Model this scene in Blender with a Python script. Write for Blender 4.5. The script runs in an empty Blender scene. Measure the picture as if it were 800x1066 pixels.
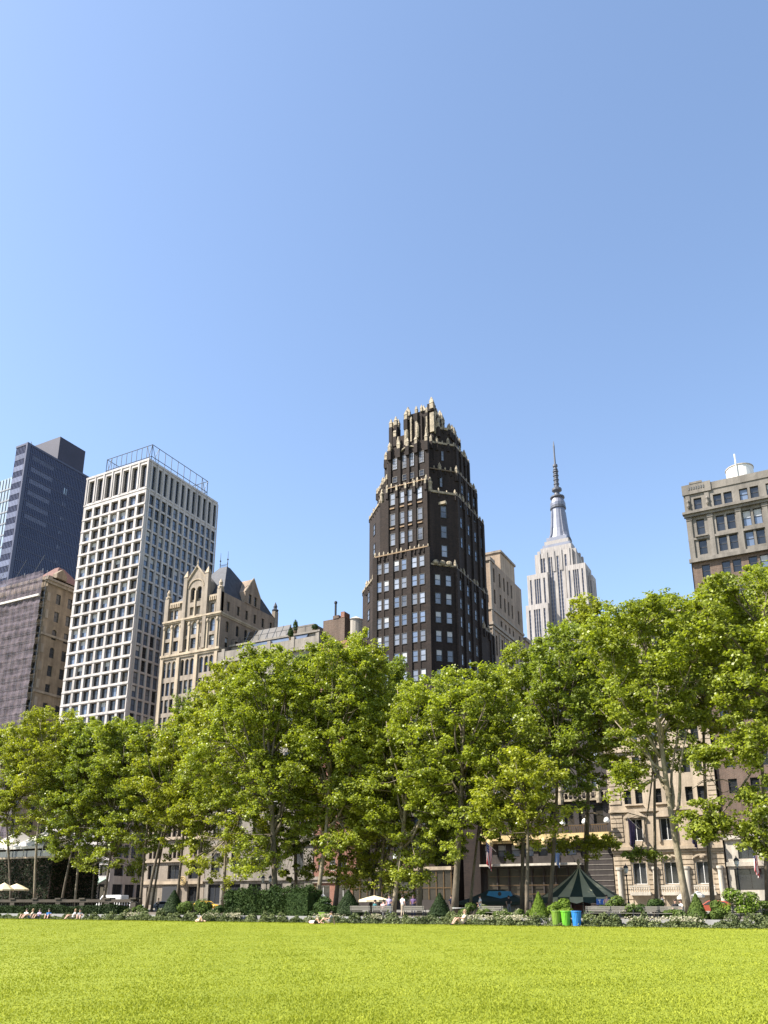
import bpy, math, random
import numpy as np
from mathutils import Vector
R = math.radians
SC = bpy.context.scene
COL = SC.collection
random.seed(7)

# ------------------------------------------------------------------ camera maths (x along the street, y away, z up)
F, TH, PY, YAW, EYE = 850.0, R(17), 680.0, R(28), 1.6
FWD = np.array([-math.sin(YAW) * math.cos(TH), math.cos(YAW) * math.cos(TH), math.sin(TH)])
RGT = np.array([math.cos(YAW), math.sin(YAW), 0.0])
UPV = np.cross(RGT, FWD)
CAM = np.array([0, 0, EYE])


def at(px, py, Y):
    d = FWD + RGT * (px - 400) / F + UPV * (PY - py) / F
    return CAM + d * (Y / d[1])


def px_x(px, Y, py=938):
    return at(px, py, Y)[0]


# ------------------------------------------------------------------ materials
def mat(name, col, rough=0.85, var=0.0, scale=1.0, bump=0.0, bscale=None, metal=0.0, spec=0.35, col2=None, coords='Object', stretch=(1, 1, 1), detail=6.0):
    m = bpy.data.materials.new(name)
    m.use_nodes = True
    nt = m.node_tree
    b = nt.nodes['Principled BSDF']
    b.inputs['Roughness'].default_value = rough
    b.inputs['Metallic'].default_value = metal
    b.inputs['Specular IOR Level'].default_value = spec
    b.inputs['Base Color'].default_value = (*col, 1)
    m.diffuse_color = (*col, 1)
    if var > 0 or col2 or bump > 0:
        tc = nt.nodes.new('ShaderNodeTexCoord')
        mp = nt.nodes.new('ShaderNodeMapping')
        mp.inputs['Scale'].default_value = stretch
        nt.links.new(tc.outputs[coords], mp.inputs['Vector'])
    if var > 0 or col2:
        n = nt.nodes.new('ShaderNodeTexNoise')
        n.inputs['Scale'].default_value = scale
        n.inputs['Detail'].default_value = detail
        n.inputs['Roughness'].default_value = 0.65
        nt.links.new(mp.outputs[0], n.inputs['Vector'])
        cr = nt.nodes.new('ShaderNodeValToRGB')
        c2 = col2 if col2 else tuple(min(1, c * (1 + var)) for c in col)
        c1 = col if col2 else tuple(c * (1 - var) for c in col)
        cr.color_ramp.elements[0].position = 0.3
        cr.color_ramp.elements[0].color = (*c1, 1)
        cr.color_ramp.elements[1].position = 0.7
        cr.color_ramp.elements[1].color = (*c2, 1)
        nt.links.new(n.outputs['Fac'], cr.inputs['Fac'])
        if 'stone' in name:
            sv = nt.nodes.new('ShaderNodeVectorMath')
            sv.operation = 'SCALE'
            nt.links.new(cr.outputs['Color'], sv.inputs[0])
            nt.links.new(weather(nt), sv.inputs['Scale'])
            nt.links.new(sv.outputs[0], b.inputs['Base Color'])
        else: nt.links.new(cr.outputs['Color'], b.inputs['Base Color'])
    if bump > 0:
        n2 = nt.nodes.new('ShaderNodeTexNoise')
        n2.inputs['Scale'].default_value = bscale or scale * 3
        n2.inputs['Detail'].default_value = 4
        nt.links.new(mp.outputs[0], n2.inputs['Vector'])
        bp = nt.nodes.new('ShaderNodeBump')
        bp.inputs['Strength'].default_value = bump
        bp.inputs['Distance'].default_value = 0.1
        nt.links.new(n2.outputs['Fac'], bp.inputs['Height'])
        nt.links.new(bp.outputs[0], b.inputs['Normal'])
    return m


def weather(nt, fac=None):
    """soot and rain streaks running down masonry"""
    g = nt.nodes.new('ShaderNodeNewGeometry')
    mp = nt.nodes.new('ShaderNodeMapping')
    mp.inputs['Scale'].default_value = (.9, .9, .07)
    nt.links.new(g.outputs['Position'], mp.inputs['Vector'])
    n = nt.nodes.new('ShaderNodeTexNoise')
    n.inputs['Scale'].default_value = 1.0
    n.inputs['Detail'].default_value = 6
    n.inputs['Roughness'].default_value = .7
    nt.links.new(mp.outputs[0], n.inputs['Vector'])
    mr = nt.nodes.new('ShaderNodeMapRange')
    mr.inputs[1].default_value = .3
    mr.inputs[2].default_value = .62
    mr.inputs[3].default_value = .62
    mr.inputs[4].default_value = 1.12
    nt.links.new(n.outputs['Fac'], mr.inputs[0])
    if fac is None: return mr.outputs[0]
    q = nt.nodes.new('ShaderNodeMath')
    q.operation = 'MULTIPLY'
    nt.links.new(fac, q.inputs[0])
    nt.links.new(mr.outputs[0], q.inputs[1])
    return q.outputs[0]


def brick_mat(name, c1, c2, mortar, w=0.42, h=0.14, rough=0.9):
    m = bpy.data.materials.new(name)
    m.use_nodes = True
    nt = m.node_tree
    b = nt.nodes['Principled BSDF']
    b.inputs['Roughness'].default_value = rough
    b.inputs['Specular IOR Level'].default_value = 0.25
    g = nt.nodes.new('ShaderNodeNewGeometry')
    sep = nt.nodes.new('ShaderNodeSeparateXYZ')
    nt.links.new(g.outputs['Position'], sep.inputs[0])
    add = nt.nodes.new('ShaderNodeMath')
    nt.links.new(sep.outputs[0], add.inputs[0])
    nt.links.new(sep.outputs[1], add.inputs[1])
    cmb = nt.nodes.new('ShaderNodeCombineXYZ')
    nt.links.new(add.outputs[0], cmb.inputs[0])
    nt.links.new(sep.outputs[2], cmb.inputs[1])
    t = nt.nodes.new('ShaderNodeTexBrick')
    t.inputs['Scale'].default_value = 1
    t.inputs['Brick Width'].default_value = w
    t.inputs['Row Height'].default_value = h
    t.inputs['Mortar Size'].default_value = 0.012
    t.inputs['Color1'].default_value = (*c1, 1)
    t.inputs['Color2'].default_value = (*c2, 1)
    t.inputs['Mortar'].default_value = (*mortar, 1)
    nt.links.new(cmb.outputs[0], t.inputs['Vector'])
    n = nt.nodes.new('ShaderNodeTexNoise')
    n.inputs['Scale'].default_value = 0.35
    n.inputs['Detail'].default_value = 6
    nt.links.new(g.outputs['Position'], n.inputs['Vector'])
    mr = nt.nodes.new('ShaderNodeMapRange')
    mr.inputs[3].default_value = 0.72
    mr.inputs[4].default_value = 1.28
    nt.links.new(n.outputs['Fac'], mr.inputs[0])
    mx = nt.nodes.new('ShaderNodeVectorMath')
    mx.operation = 'SCALE'
    nt.links.new(t.outputs['Color'], mx.inputs[0])
    nt.links.new(weather(nt, mr.outputs[0]), mx.inputs['Scale'])
    nt.links.new(mx.outputs[0], b.inputs['Base Color'])
    return m


def glass_mat(name, col, rough=0.12, spec=0.5, metal=0.0, var=0.25, scale=0.45):
    m = bpy.data.materials.new(name)
    m.use_nodes = True
    nt = m.node_tree
    b = nt.nodes['Principled BSDF']
    b.inputs['Roughness'].default_value = rough
    b.inputs['Metallic'].default_value = metal
    b.inputs['Specular IOR Level'].default_value = spec
    oi = nt.nodes.new('ShaderNodeObjectInfo')
    g = nt.nodes.new('ShaderNodeNewGeometry')
    n = nt.nodes.new('ShaderNodeTexNoise')
    n.inputs['Scale'].default_value = scale
    nt.links.new(g.outputs['Position'], n.inputs['Vector'])
    ad = nt.nodes.new('ShaderNodeMath')
    ad.operation = 'ADD'
    nt.links.new(n.outputs['Fac'], ad.inputs[0])
    nt.links.new(oi.outputs['Random'], ad.inputs[1])
    mr = nt.nodes.new('ShaderNodeMapRange')
    mr.inputs[1].default_value = 0.4
    mr.inputs[2].default_value = 1.6
    mr.inputs[3].default_value = 1 - var
    mr.inputs[4].default_value = 1 + var
    nt.links.new(ad.outputs[0], mr.inputs[0])
    mx = nt.nodes.new('ShaderNodeVectorMath')
    mx.operation = 'SCALE'
    mx.inputs[0].default_value = col
    nt.links.new(mr.outputs[0], mx.inputs['Scale'])
    nt.links.new(mx.outputs[0], b.inputs['Base Color'])
    # slightly uneven panes
    n2 = nt.nodes.new('ShaderNodeTexNoise')
    n2.inputs['Scale'].default_value = 0.6
    nt.links.new(g.outputs['Position'], n2.inputs['Vector'])
    bp = nt.nodes.new('ShaderNodeBump')
    bp.inputs['Strength'].default_value = 0.08
    bp.inputs['Distance'].default_value = 0.1
    nt.links.new(n2.outputs['Fac'], bp.inputs['Height'])
    nt.links.new(bp.outputs[0], b.inputs['Normal'])
    return m


def leaf_mat(name, c_dark, c_light, trans=0.46, tint=None, rough=0.45, spec=0.42):
    m = bpy.data.materials.new(name)
    m.use_nodes = True
    nt = m.node_tree
    b = nt.nodes['Principled BSDF']
    out = nt.nodes['Material Output']
    b.inputs['Roughness'].default_value = rough
    b.inputs['Specular IOR Level'].default_value = spec
    g = nt.nodes.new('ShaderNodeNewGeometry')
    cr = nt.nodes.new('ShaderNodeValToRGB')
    cr.color_ramp.elements[0].color = (*c_dark, 1)
    cr.color_ramp.elements[1].color = (*c_light, 1)
    n = nt.nodes.new('ShaderNodeTexNoise')
    n.inputs['Scale'].default_value = 0.35
    nt.links.new(g.outputs['Position'], n.inputs['Vector'])
    mx = nt.nodes.new('ShaderNodeMath')
    mx.operation = 'MULTIPLY_ADD'
    mx.inputs[1].default_value = 0.6
    nt.links.new(g.outputs['Random Per Island'], mx.inputs[0])
    m2 = nt.nodes.new('ShaderNodeMath')
    m2.operation = 'MULTIPLY_ADD'
    m2.inputs[1].default_value = 1.0
    m2.inputs[2].default_value = -0.3
    nt.links.new(n.outputs['Fac'], m2.inputs[0])
    nt.links.new(m2.outputs[0], mx.inputs[2])
    nt.links.new(mx.outputs[0], cr.inputs['Fac'])
    nt.links.new(cr.outputs['Color'], b.inputs['Base Color'])
    t = nt.nodes.new('ShaderNodeBsdfTranslucent')
    tc = nt.nodes.new('ShaderNodeMix')
    tc.data_type = 'RGBA'
    tc.blend_type = 'MULTIPLY'
    tc.inputs[0].default_value = 1
    tc.inputs[7].default_value = (*(tint or (1.15, 1.2, 0.38)), 1)
    nt.links.new(cr.outputs['Color'], tc.inputs[6])
    nt.links.new(tc.outputs[2], t.inputs['Color'])
    mix = nt.nodes.new('ShaderNodeMixShader')
    mix.inputs[0].default_value = trans
    nt.links.new(b.outputs[0], mix.inputs[1])
    nt.links.new(t.outputs[0], mix.inputs[2])
    nt.links.new(mix.outputs[0], out.inputs['Surface'])
    return m


M = {}
M['white_stone'] = mat('white_stone', (0.395, 0.360, 0.340), 0.8, 0.07, 0.4, 0.05, 3)
M['grey_spandrel'] = mat('grey_spandrel', (0.27, 0.27, 0.29), 0.6, 0.06, 0.5)
M['limestone'] = mat('limestone', (0.355, 0.285, 0.205), 0.9, 0.14, 0.5, 0.25, 4)
M['limestone_pale'] = mat('limestone_pale', (0.40, 0.36, 0.30), 0.9, 0.12, 0.5, 0.25, 4)
M['tan_stone'] = mat('tan_stone', (0.245, 0.203, 0.160), 0.9, 0.16, 0.6, 0.3, 3)
M['sooty_stone'] = mat('sooty_stone', (0.20, 0.155, 0.11), 0.9, 0.25, 0.5, 0.3, 3)
M['tan_brick'] = brick_mat('tan_brick', (0.27, 0.20, 0.145), (0.225, 0.165, 0.118), (0.25, 0.205, 0.165))
M['buff_brick'] = brick_mat('buff_brick', (0.36, 0.27, 0.19), (0.30, 0.22, 0.155), (0.33, 0.27, 0.21))
M['weathered_stone'] = mat('weathered_stone', (0.215, 0.19, 0.16), 0.9, 0.2, 0.5, 0.3, 4)
M['grey_stone'] = mat('grey_stone', (0.165, 0.147, 0.126), 0.9, 0.15, 0.6, 0.3, 3)
M['brown_brick'] = brick_mat('brown_brick', (0.115, 0.074, 0.055), (0.085, 0.056, 0.043), (0.18, 0.15, 0.12))
M['red_brick'] = brick_mat('red_brick', (0.23, 0.095, 0.065), (0.18, 0.072, 0.05), (0.26, 0.21, 0.17))
M['black_brick'] = brick_mat('black_brick', (0.034, 0.0235, 0.019), (0.020, 0.015, 0.013), (0.014, 0.011, 0.010))
M['black_stone'] = mat('black_stone', (0.035, 0.028, 0.025), 0.6, 0.3, 0.6, 0.1, 3)
M['gold_stone'] = mat('gold_stone', (0.25, 0.205, 0.14), 0.75, 0.6, 2.2, 0.4, 4)
M['slate'] = mat('slate', (0.045, 0.049, 0.060), 0.7, 0.3, 1.5, 0.3, 6)
M['red_tile'] = mat('red_tile', (0.12, 0.055, 0.042), 0.8, 0.3, 1.5, 0.4, 5)
M['dark_metal'] = mat('dark_metal', (0.03, 0.03, 0.032), 0.5, spec=0.5)
M['iron'] = mat('iron', (0.02, 0.022, 0.022), 0.55)
M['steel'] = mat('steel', (0.20, 0.21, 0.22), 0.5, 0.2, 2, metal=0.4)
M['roof_felt'] = mat('roof_felt', (0.12, 0.12, 0.12), 0.95, 0.2, 0.5)
M['frame_dark'] = mat('frame_dark', (0.04, 0.038, 0.036), 0.5)
M['frame_brown'] = mat('frame_brown', (0.07, 0.05, 0.04), 0.5)
M['frame_white'] = mat('frame_white', (0.55, 0.54, 0.52), 0.6)
M['glass_dark'] = glass_mat('glass_dark', (0.022, 0.024, 0.028), 0.1, 0.7, var=0.5)
M['glass_brown'] = glass_mat('glass_brown', (0.032, 0.027, 0.021), 0.2, 0.5, var=0.5)
M['glass_blue'] = glass_mat('glass_blue', (0.10, 0.13, 0.19), 0.12, 0.9, var=0.4)
M['glass_pale'] = glass_mat('glass_pale', (0.165, 0.18, 0.215), 0.2, 0.8, var=0.8)
M['blind'] = mat('blind', (0.40, 0.40, 0.40), 0.8, 0.06, 2)
M['tower_glass'] = glass_mat('tower_glass', (0.042, 0.047, 0.088), 0.18, 0.5, var=0.25, scale=0.06)
M['tower_mullion'] = mat('tower_mullion', (0.052, 0.056, 0.088), 0.4)
M['tower_band'] = glass_mat('tower_band', (0.125, 0.135, 0.19), 0.25, 0.5, var=0.3)
M['penthouse_metal'] = mat('penthouse_metal', (0.030, 0.029, 0.048), 0.6, 0.15, 0.2)
M['pale_glass'] = glass_mat('pale_glass', (0.26, 0.33, 0.40), 0.2, 0.8, var=0.2)
M['esb_stone'] = mat('esb_stone', (0.30, 0.275, 0.255), 0.85, 0.08, 0.08)
M['esb_window'] = glass_mat('esb_window', (0.10, 0.11, 0.15), 0.3, 0.5, var=0.3, scale=0.1)
M['esb_spandrel'] = mat('esb_spandrel', (0.19, 0.20, 0.24), 0.5, 0.1, 0.2)
M['esb_metal'] = mat('esb_metal', (0.17, 0.175, 0.205), 0.4, 0.15, 0.3, metal=0.4)
M['mast_dark'] = mat('mast_dark', (0.07, 0.075, 0.09), 0.5)
M['tank_wood'] = mat('tank_wood', (0.36, 0.32, 0.27), 0.85, 0.15, 1, stretch=(6, 6, 0.3))
M['tank_white'] = mat('tank_white', (0.62, 0.60, 0.55), 0.7, 0.08, 1)
M['asphalt'] = mat('asphalt', (0.05, 0.05, 0.052), 0.9, 0.2, 0.8, 0.2, 20)
M['pavement'] = mat('pavement', (0.22, 0.21, 0.19), 0.9, 0.12, 1.2, 0.1, 8)
M['gravel'] = mat('gravel', (0.12, 0.10, 0.078), 0.95, 0.2, 3, 0.4, 30)
M['soil'] = mat('soil', (0.035, 0.026, 0.018), 0.95, 0.3, 3, 0.6, 12)
M['paint'] = mat('paint', (0.7, 0.7, 0.68), 0.7, 0.1, 3)
M['kerb'] = mat('kerb', (0.28, 0.27, 0.25), 0.9, 0.12, 2)
M['balustrade'] = mat('balustrade', (0.055, 0.045, 0.033), 0.9, 0.25, 0.9, 0.3, 6)  # stone colour darkened throughout to stand in for shade cast by trees
M['canvas_white'] = mat('canvas_white', (0.50, 0.47, 0.42), 0.8, 0.04, 2)
M['canvas_cream'] = mat('canvas_cream', (0.62, 0.52, 0.33), 0.8, 0.05, 2)
M['canvas_green'] = mat('canvas_green', (0.018, 0.034, 0.027), 0.7, 0.15, 2)
M['canvas_olive'] = mat('canvas_olive', (0.33, 0.32, 0.22), 0.75, 0.1, 2)
M['canvas_sage'] = mat('canvas_sage', (0.20, 0.26, 0.21), 0.75, 0.1, 1)
M['canvas_blue'] = mat('canvas_blue', (0.06, 0.26, 0.50), 0.7, 0.1, 2)
M['sign_blue'] = mat('sign_blue', (0.03, 0.12, 0.42), 0.5)
M['sign_white'] = mat('sign_white', (0.8, 0.8, 0.78), 0.5)
M['yellow_stone'] = mat('yellow_stone', (0.48, 0.36, 0.17), 0.8, 0.12, 1.5, 0.2, 5)
M['bronze'] = mat('bronze', (0.13, 0.085, 0.045), 0.45, 0.2, 2, metal=0.5)
M['lantern_white'] = mat('lantern_white', (0.78, 0.76, 0.70), 0.4)
M['bin_green'] = mat('bin_green', (0.14, 0.42, 0.03), 0.45, 0.1, 4)
M['bin_olive'] = mat('bin_olive', (0.17, 0.27, 0.035), 0.45, 0.1, 4)
M['bin_blue'] = mat('bin_blue', (0.03, 0.20, 0.55), 0.45, 0.1, 4)
M['bench_wood'] = mat('bench_wood', (0.16, 0.145, 0.12), 0.75, 0.2, 6, stretch=(0.3, 3, 3))
M['chair_green'] = mat('chair_green', (0.025, 0.055, 0.035), 0.5)
M['table_top'] = mat('table_top', (0.62, 0.60, 0.56), 0.5)
M['net'] = None
M['flag_red'] = mat('flag_red', (0.45, 0.05, 0.05), 0.8)
M['flag_white'] = mat('flag_white', (0.70, 0.67, 0.64), 0.8)
M['flag_navy'] = mat('flag_navy', (0.03, 0.04, 0.14), 0.8)
M['flag_blue'] = mat('flag_blue', (0.22, 0.30, 0.48), 0.8, 0.1, 2)
M['flag_purple'] = mat('flag_purple', (0.05, 0.035, 0.075), 0.8, 0.2, 2)
M['rubber'] = mat('rubber', (0.02, 0.02, 0.02), 0.85)
M['headlight'] = mat('headlight', (0.7, 0.7, 0.7), 0.2, spec=0.8)
M['car_white'] = mat('car_white', (0.72, 0.72, 0.72), 0.3, spec=0.6)
M['car_red'] = mat('car_red', (0.30, 0.06, 0.03), 0.3, spec=0.6)
M['car_grey'] = mat('car_grey', (0.16, 0.17, 0.18), 0.3, spec=0.6)
M['car_yellow'] = mat('car_yellow', (0.72, 0.42, 0.04), 0.35, spec=0.6)
M['orange'] = mat('orange', (0.75, 0.22, 0.03), 0.6)
M['bark'] = mat('bark', (0.060, 0.046, 0.032), 0.9, 0, 2.2, 0.4, 8, col2=(0.155, 0.125, 0.085), stretch=(1.6, 1.6, 0.55), detail=5)
M['bark_pale'] = mat('bark_pale', (0.11, 0.085, 0.056), 0.9, 0, 2.2, 0.4, 8, col2=(0.30, 0.25, 0.17), stretch=(1.6, 1.6, 0.55), detail=5)
M['leaf_a'] = leaf_mat('leaf_a', (0.105, 0.128, 0.016), (0.370, 0.415, 0.055))
M['leaf_b'] = leaf_mat('leaf_b', (0.078, 0.108, 0.018), (0.300, 0.355, 0.058))
M['leaf_c'] = leaf_mat('leaf_c', (0.120, 0.138, 0.014), (0.420, 0.440, 0.050))
M['leaf_yew'] = leaf_mat('leaf_yew', (0.010, 0.022, 0.007), (0.028, 0.045, 0.012), 0.1, None, .7, .12)
M['leaf_hedge'] = leaf_mat('leaf_hedge', (0.018, 0.038, 0.010), (0.050, 0.080, 0.018), 0.15, None, .7, .12)
M['leaf_bright'] = leaf_mat('leaf_bright', (0.07, 0.12, 0.012), (0.16, 0.22, 0.03), 0.25, None, .7, .12)
M['leaf_mid'] = leaf_mat('leaf_mid', (0.04, 0.07, 0.015), (0.11, 0.15, 0.03), 0.25, None, .7, .12)
M['leaf_border'] = leaf_mat('leaf_border', (0.012, 0.028, 0.008), (0.21, 0.235, 0.10), 0.2, None, .7, .12)
M['petal'] = leaf_mat('petal', (0.30, 0.27, 0.17), (0.46, 0.43, 0.31), 0.3, (1, 1, 0.9), .8, .1)
M['ivy'] = leaf_mat('ivy', (0.006, 0.012, 0.005), (0.020, 0.030, 0.010), 0.1, None, .7, .12)
M['blade'] = leaf_mat('blade', (0.178, 0.210, 0.012), (0.35, 0.37, 0.052), 0.3, (1.1, 1.1, 0.5), .8, .08)
M['hair_dark'] = mat('hair_dark', (0.03, 0.02, 0.015), 0.7)
M['hair_fair'] = mat('hair_fair', (0.25, 0.17, 0.09), 0.7)
SKIN = mat('skin', (0.50, 0.30, 0.21), 0.6)
SKIN2 = mat('skin_brown', (0.22, 0.12, 0.08), 0.6)
CLOTH = {k: mat('cloth_' + k, c, 0.9, 0.08, 8) for k, c in dict(
    white=(0.68, 0.67, 0.65), lavender=(0.36, 0.30, 0.44), blue=(0.03, 0.12, 0.30), pink=(0.58, 0.34, 0.32), teal=(0.03, 0.12, 0.13),
    navy=(0.03, 0.035, 0.07), black=(0.02, 0.02, 0.022), beige=(0.48, 0.39, 0.28), grey=(0.2, 0.2, 0.21), denim=(0.08, 0.12, 0.2), purple=(0.12, 0.07, 0.15)).items()}

# debris netting: half see-through woven sheet
nm = mat('debris_net', (0.125, 0.10, 0.115), 0.9, 0.5, 0.22, 0.5, 1.2, stretch=(1, 1, 2.5))
nt_ = nm.node_tree
tr_ = nt_.nodes.new('ShaderNodeBsdfTransparent')
mx_ = nt_.nodes.new('ShaderNodeMixShader')
mx_.inputs[0].default_value = 0.55
nt_.links.new(tr_.outputs[0], mx_.inputs[1])
nt_.links.new(nt_.nodes['Principled BSDF'].outputs[0], mx_.inputs[2])
nt_.links.new(mx_.outputs[0], nt_.nodes['Material Output'].inputs['Surface'])
M['net'] = nm


# lawn: mown turf
def lawn_mat():
    m = bpy.data.materials.new('lawn')
    m.use_nodes = True
    nt = m.node_tree
    b = nt.nodes['Principled BSDF']
    b.inputs['Roughness'].default_value = 0.8
    b.inputs['Specular IOR Level'].default_value = 0.2
    g = nt.nodes.new('ShaderNodeNewGeometry')
    def noise(sc, det):
        n = nt.nodes.new('ShaderNodeTexNoise')
        n.inputs['Scale'].default_value = sc
        n.inputs['Detail'].default_value = det
        n.inputs['Roughness'].default_value = 0.7
        nt.links.new(g.outputs['Position'], n.inputs['Vector'])
        return n
    a, c, d = noise(0.12, 5), noise(2.2, 8), noise(14, 4)
    def mad(x, k, y):
        q = nt.nodes.new('ShaderNodeMath')
        q.operation = 'MULTIPLY_ADD'
        nt.links.new(x, q.inputs[0])
        q.inputs[1].default_value = k
        if isinstance(y, float):
            q.inputs[2].default_value = y
        else:
            nt.links.new(y, q.inputs[2])
        return q.outputs[0]
    s = mad(a.outputs['Fac'], 1.0, mad(c.outputs['Fac'], 0.55, mad(d.outputs['Fac'], 0.7, -0.62)))
    cr = nt.nodes.new('ShaderNodeValToRGB')
    e = cr.color_ramp.elements
    e[0].position = 0.25
    e[0].color = (0.128, 0.156, 0.010, 1)
    e[1].position = 0.85
    e[1].color = (0.230, 0.246, 0.030, 1)
    x = e.new(0.55)
    x.color = (0.178, 0.206, 0.017, 1)
    nt.links.new(s, cr.inputs['Fac'])
    nt.links.new(cr.outputs['Color'], b.inputs['Base Color'])
    bp = nt.nodes.new('ShaderNodeBump')
    bp.inputs['Strength'].default_value = 0.6
    bp.inputs['Distance'].default_value = 0.05
    nt.links.new(d.outputs['Fac'], bp.inputs['Height'])
    nt.links.new(bp.outputs[0], b.inputs['Normal'])
    return m


M['lawn'] = lawn_mat()


# ------------------------------------------------------------------ object helpers
def tag(o, label=None, cat=None, group=None, kind=None):
    if label: o['label'] = label
    if cat: o['category'] = cat
    if group: o['group'] = group
    if kind: o['kind'] = kind
    return o


def thing(name, label, cat, loc=(0, 0, 0), rz=0, group=None):
    o = bpy.data.objects.new(name, None)
    COL.objects.link(o)
    o.location = loc
    o.rotation_euler = (0, 0, rz)
    o.empty_display_size = 0.3
    return tag(o, label, cat, group)


def dup(o, parent=None):
    c = o.copy()
    COL.objects.link(c)
    if parent: c.parent = parent
    for ch in KIDS.get(o.name, []):
        dup(ch, c)
    return c


KIDS = {}
OFF = {}


def link(name, me, parent=None, loc=None):
    o = bpy.data.objects.new(name, me)
    COL.objects.link(o)
    if parent:
        o.parent = parent
        KIDS.setdefault(parent.name, []).append(o)
    if loc is not None: o.location = loc
    return o


class MB:
    def __init__(s, off=(0, 0, 0)):
        s.v, s.f, s.m, s.ml, s.off = [], [], [], [], off

    def mi(s, m):
        m = M[m] if isinstance(m, str) else m
        if m not in s.ml: s.ml.append(m)
        return s.ml.index(m)

    def face(s, pts, m):
        n = len(s.v)
        s.v += [tuple(p) for p in pts]
        s.f.append(tuple(range(n, n + len(pts))))
        s.m.append(s.mi(m))

    def box(s, x0, x1, y0, y1, z0, z1, m):
        n = len(s.v)
        s.v += [(x0, y0, z0), (x1, y0, z0), (x1, y1, z0), (x0, y1, z0), (x0, y0, z1), (x1, y0, z1), (x1, y1, z1), (x0, y1, z1)]
        for q in ((0, 3, 2, 1), (4, 5, 6, 7), (0, 1, 5, 4), (1, 2, 6, 5), (2, 3, 7, 6), (3, 0, 4, 7)):
            s.f.append(tuple(n + i for i in q))
            s.m.append(s.mi(m))
        return s

    def prism(s, pts, axis, a, b, m):
        def P(p, t):
            return (t, p[0], p[1]) if axis == 'x' else (p[0], t, p[1]) if axis == 'y' else (p[0], p[1], t)
        n, k = len(s.v), len(pts)
        s.v += [P(p, a) for p in pts] + [P(p, b) for p in pts]
        s.f.append(tuple(n + i for i in range(k))[::-1])
        s.f.append(tuple(n + k + i for i in range(k)))
        for i in range(k):
            j = (i + 1) % k
            s.f.append((n + i, n + j, n + k + j, n + k + i))
        s.m += [s.mi(m)] * (k + 2)
        return s

    def loft(s, rings, m, cap=True):
        n, k = len(s.v), len(rings[0])
        for r in rings: s.v += [tuple(p) for p in r]
        for a in range(len(rings) - 1):
            for i in range(k):
                j = (i + 1) % k
                s.f.append((n + a * k + i, n + a * k + j, n + (a + 1) * k + j, n + (a + 1) * k + i))
                s.m.append(s.mi(m))
        if cap:
            s.f.append(tuple(n + i for i in range(k))[::-1])
            s.f.append(tuple(n + (len(rings) - 1) * k + i for i in range(k)))
            s.m += [s.mi(m)] * 2
        return s

    def lathe(s, cx, cy, prof, n, m, cap=True):
        return s.loft([[(cx + r * math.cos(2 * math.pi * i / n + .3), cy + r * math.sin(2 * math.pi * i / n + .3), z) for i in range(n)] for r, z in prof], m, cap)

    def tube(s, pts, rad, n, m, cap=True):
        pts = [Vector(p) for p in pts]
        rings = []
        for i, p in enumerate(pts):
            d = (pts[min(i + 1, len(pts) - 1)] - pts[max(i - 1, 0)]).normalized()
            a = Vector((0, 0, 1)) if abs(d.z) < 0.9 else Vector((1, 0, 0))
            u = d.cross(a).normalized()
            w = d.cross(u)
            r = rad[i] if isinstance(rad, (list, tuple)) else rad
            rings.append([p + (u * math.cos(2 * math.pi * k / n) + w * math.sin(2 * math.pi * k / n)) * r for k in range(n)])
        return s.loft(rings, m, cap)

    def ball(s, c, r, m, n=10, k=6):
        rx, ry, rz = (r, r, r) if not isinstance(r, tuple) else r
        rings = []
        for i in range(k + 1):
            t = -math.pi / 2 + math.pi * (0.02 + 0.96 * i / k)
            rings.append([(c[0] + rx * math.cos(t) * math.cos(2 * math.pi * j / n), c[1] + ry * math.cos(t) * math.sin(2 * math.pi * j / n), c[2] + rz * math.sin(t)) for j in range(n)])
        return s.loft(rings, m)

    def mesh(s, name, smooth=False):
        me = bpy.data.meshes.new(name)
        ox, oy, oz = s.off
        me.from_pydata([(a - ox, b - oy, c - oz) for a, b, c in s.v], [], s.f)
        for m in s.ml: me.materials.append(m)
        me.polygons.foreach_set('material_index', s.m)
        if smooth: me.polygons.foreach_set('use_smooth', [True] * len(me.polygons))
        me.update()
        return me

    def build(s, name, parent=None, smooth=False):
        return link(name, s.mesh(name, smooth), parent)


def build_each(b, name, parent):
    """every separate solid in b becomes a part of its own"""
    par = list(range(len(b.v)))

    def find(i):
        while par[i] != i:
            par[i] = par[par[i]]
            i = par[i]
        return i
    for f in b.f:
        for i in f[1:]: par[find(i)] = find(f[0])
    isl = {}
    for f, m in zip(b.f, b.m): isl.setdefault(find(f[0]), []).append((f, m))
    for fs in isl.values():
        c = MB(b.off)
        rm = {}
        for f, m in fs:
            for i in f:
                if i not in rm:
                    rm[i] = len(c.v)
                    c.v.append(b.v[i])
            c.f.append(tuple(rm[i] for i in f))
            c.m.append(c.mi(b.ml[m]))
        c.build(name, parent)


def raw_mesh(name, V, k, m, smooth=False):
    """N faces of k corners each, V is (N*k,3)"""
    n = len(V) // k
    me = bpy.data.meshes.new(name)
    me.vertices.add(n * k)
    me.vertices.foreach_set('co', np.asarray(V, dtype=np.float32).ravel())
    me.loops.add(n * k)
    me.loops.foreach_set('vertex_index', np.arange(n * k, dtype=np.int32))
    me.polygons.add(n)
    me.polygons.foreach_set('loop_start', np.arange(0, n * k, k, dtype=np.int32))
    me.polygons.foreach_set('loop_total', np.full(n, k, dtype=np.int32))
    me.materials.append(M[m] if isinstance(m, str) else m)
    me.update()
    me.validate()
    return me


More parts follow.
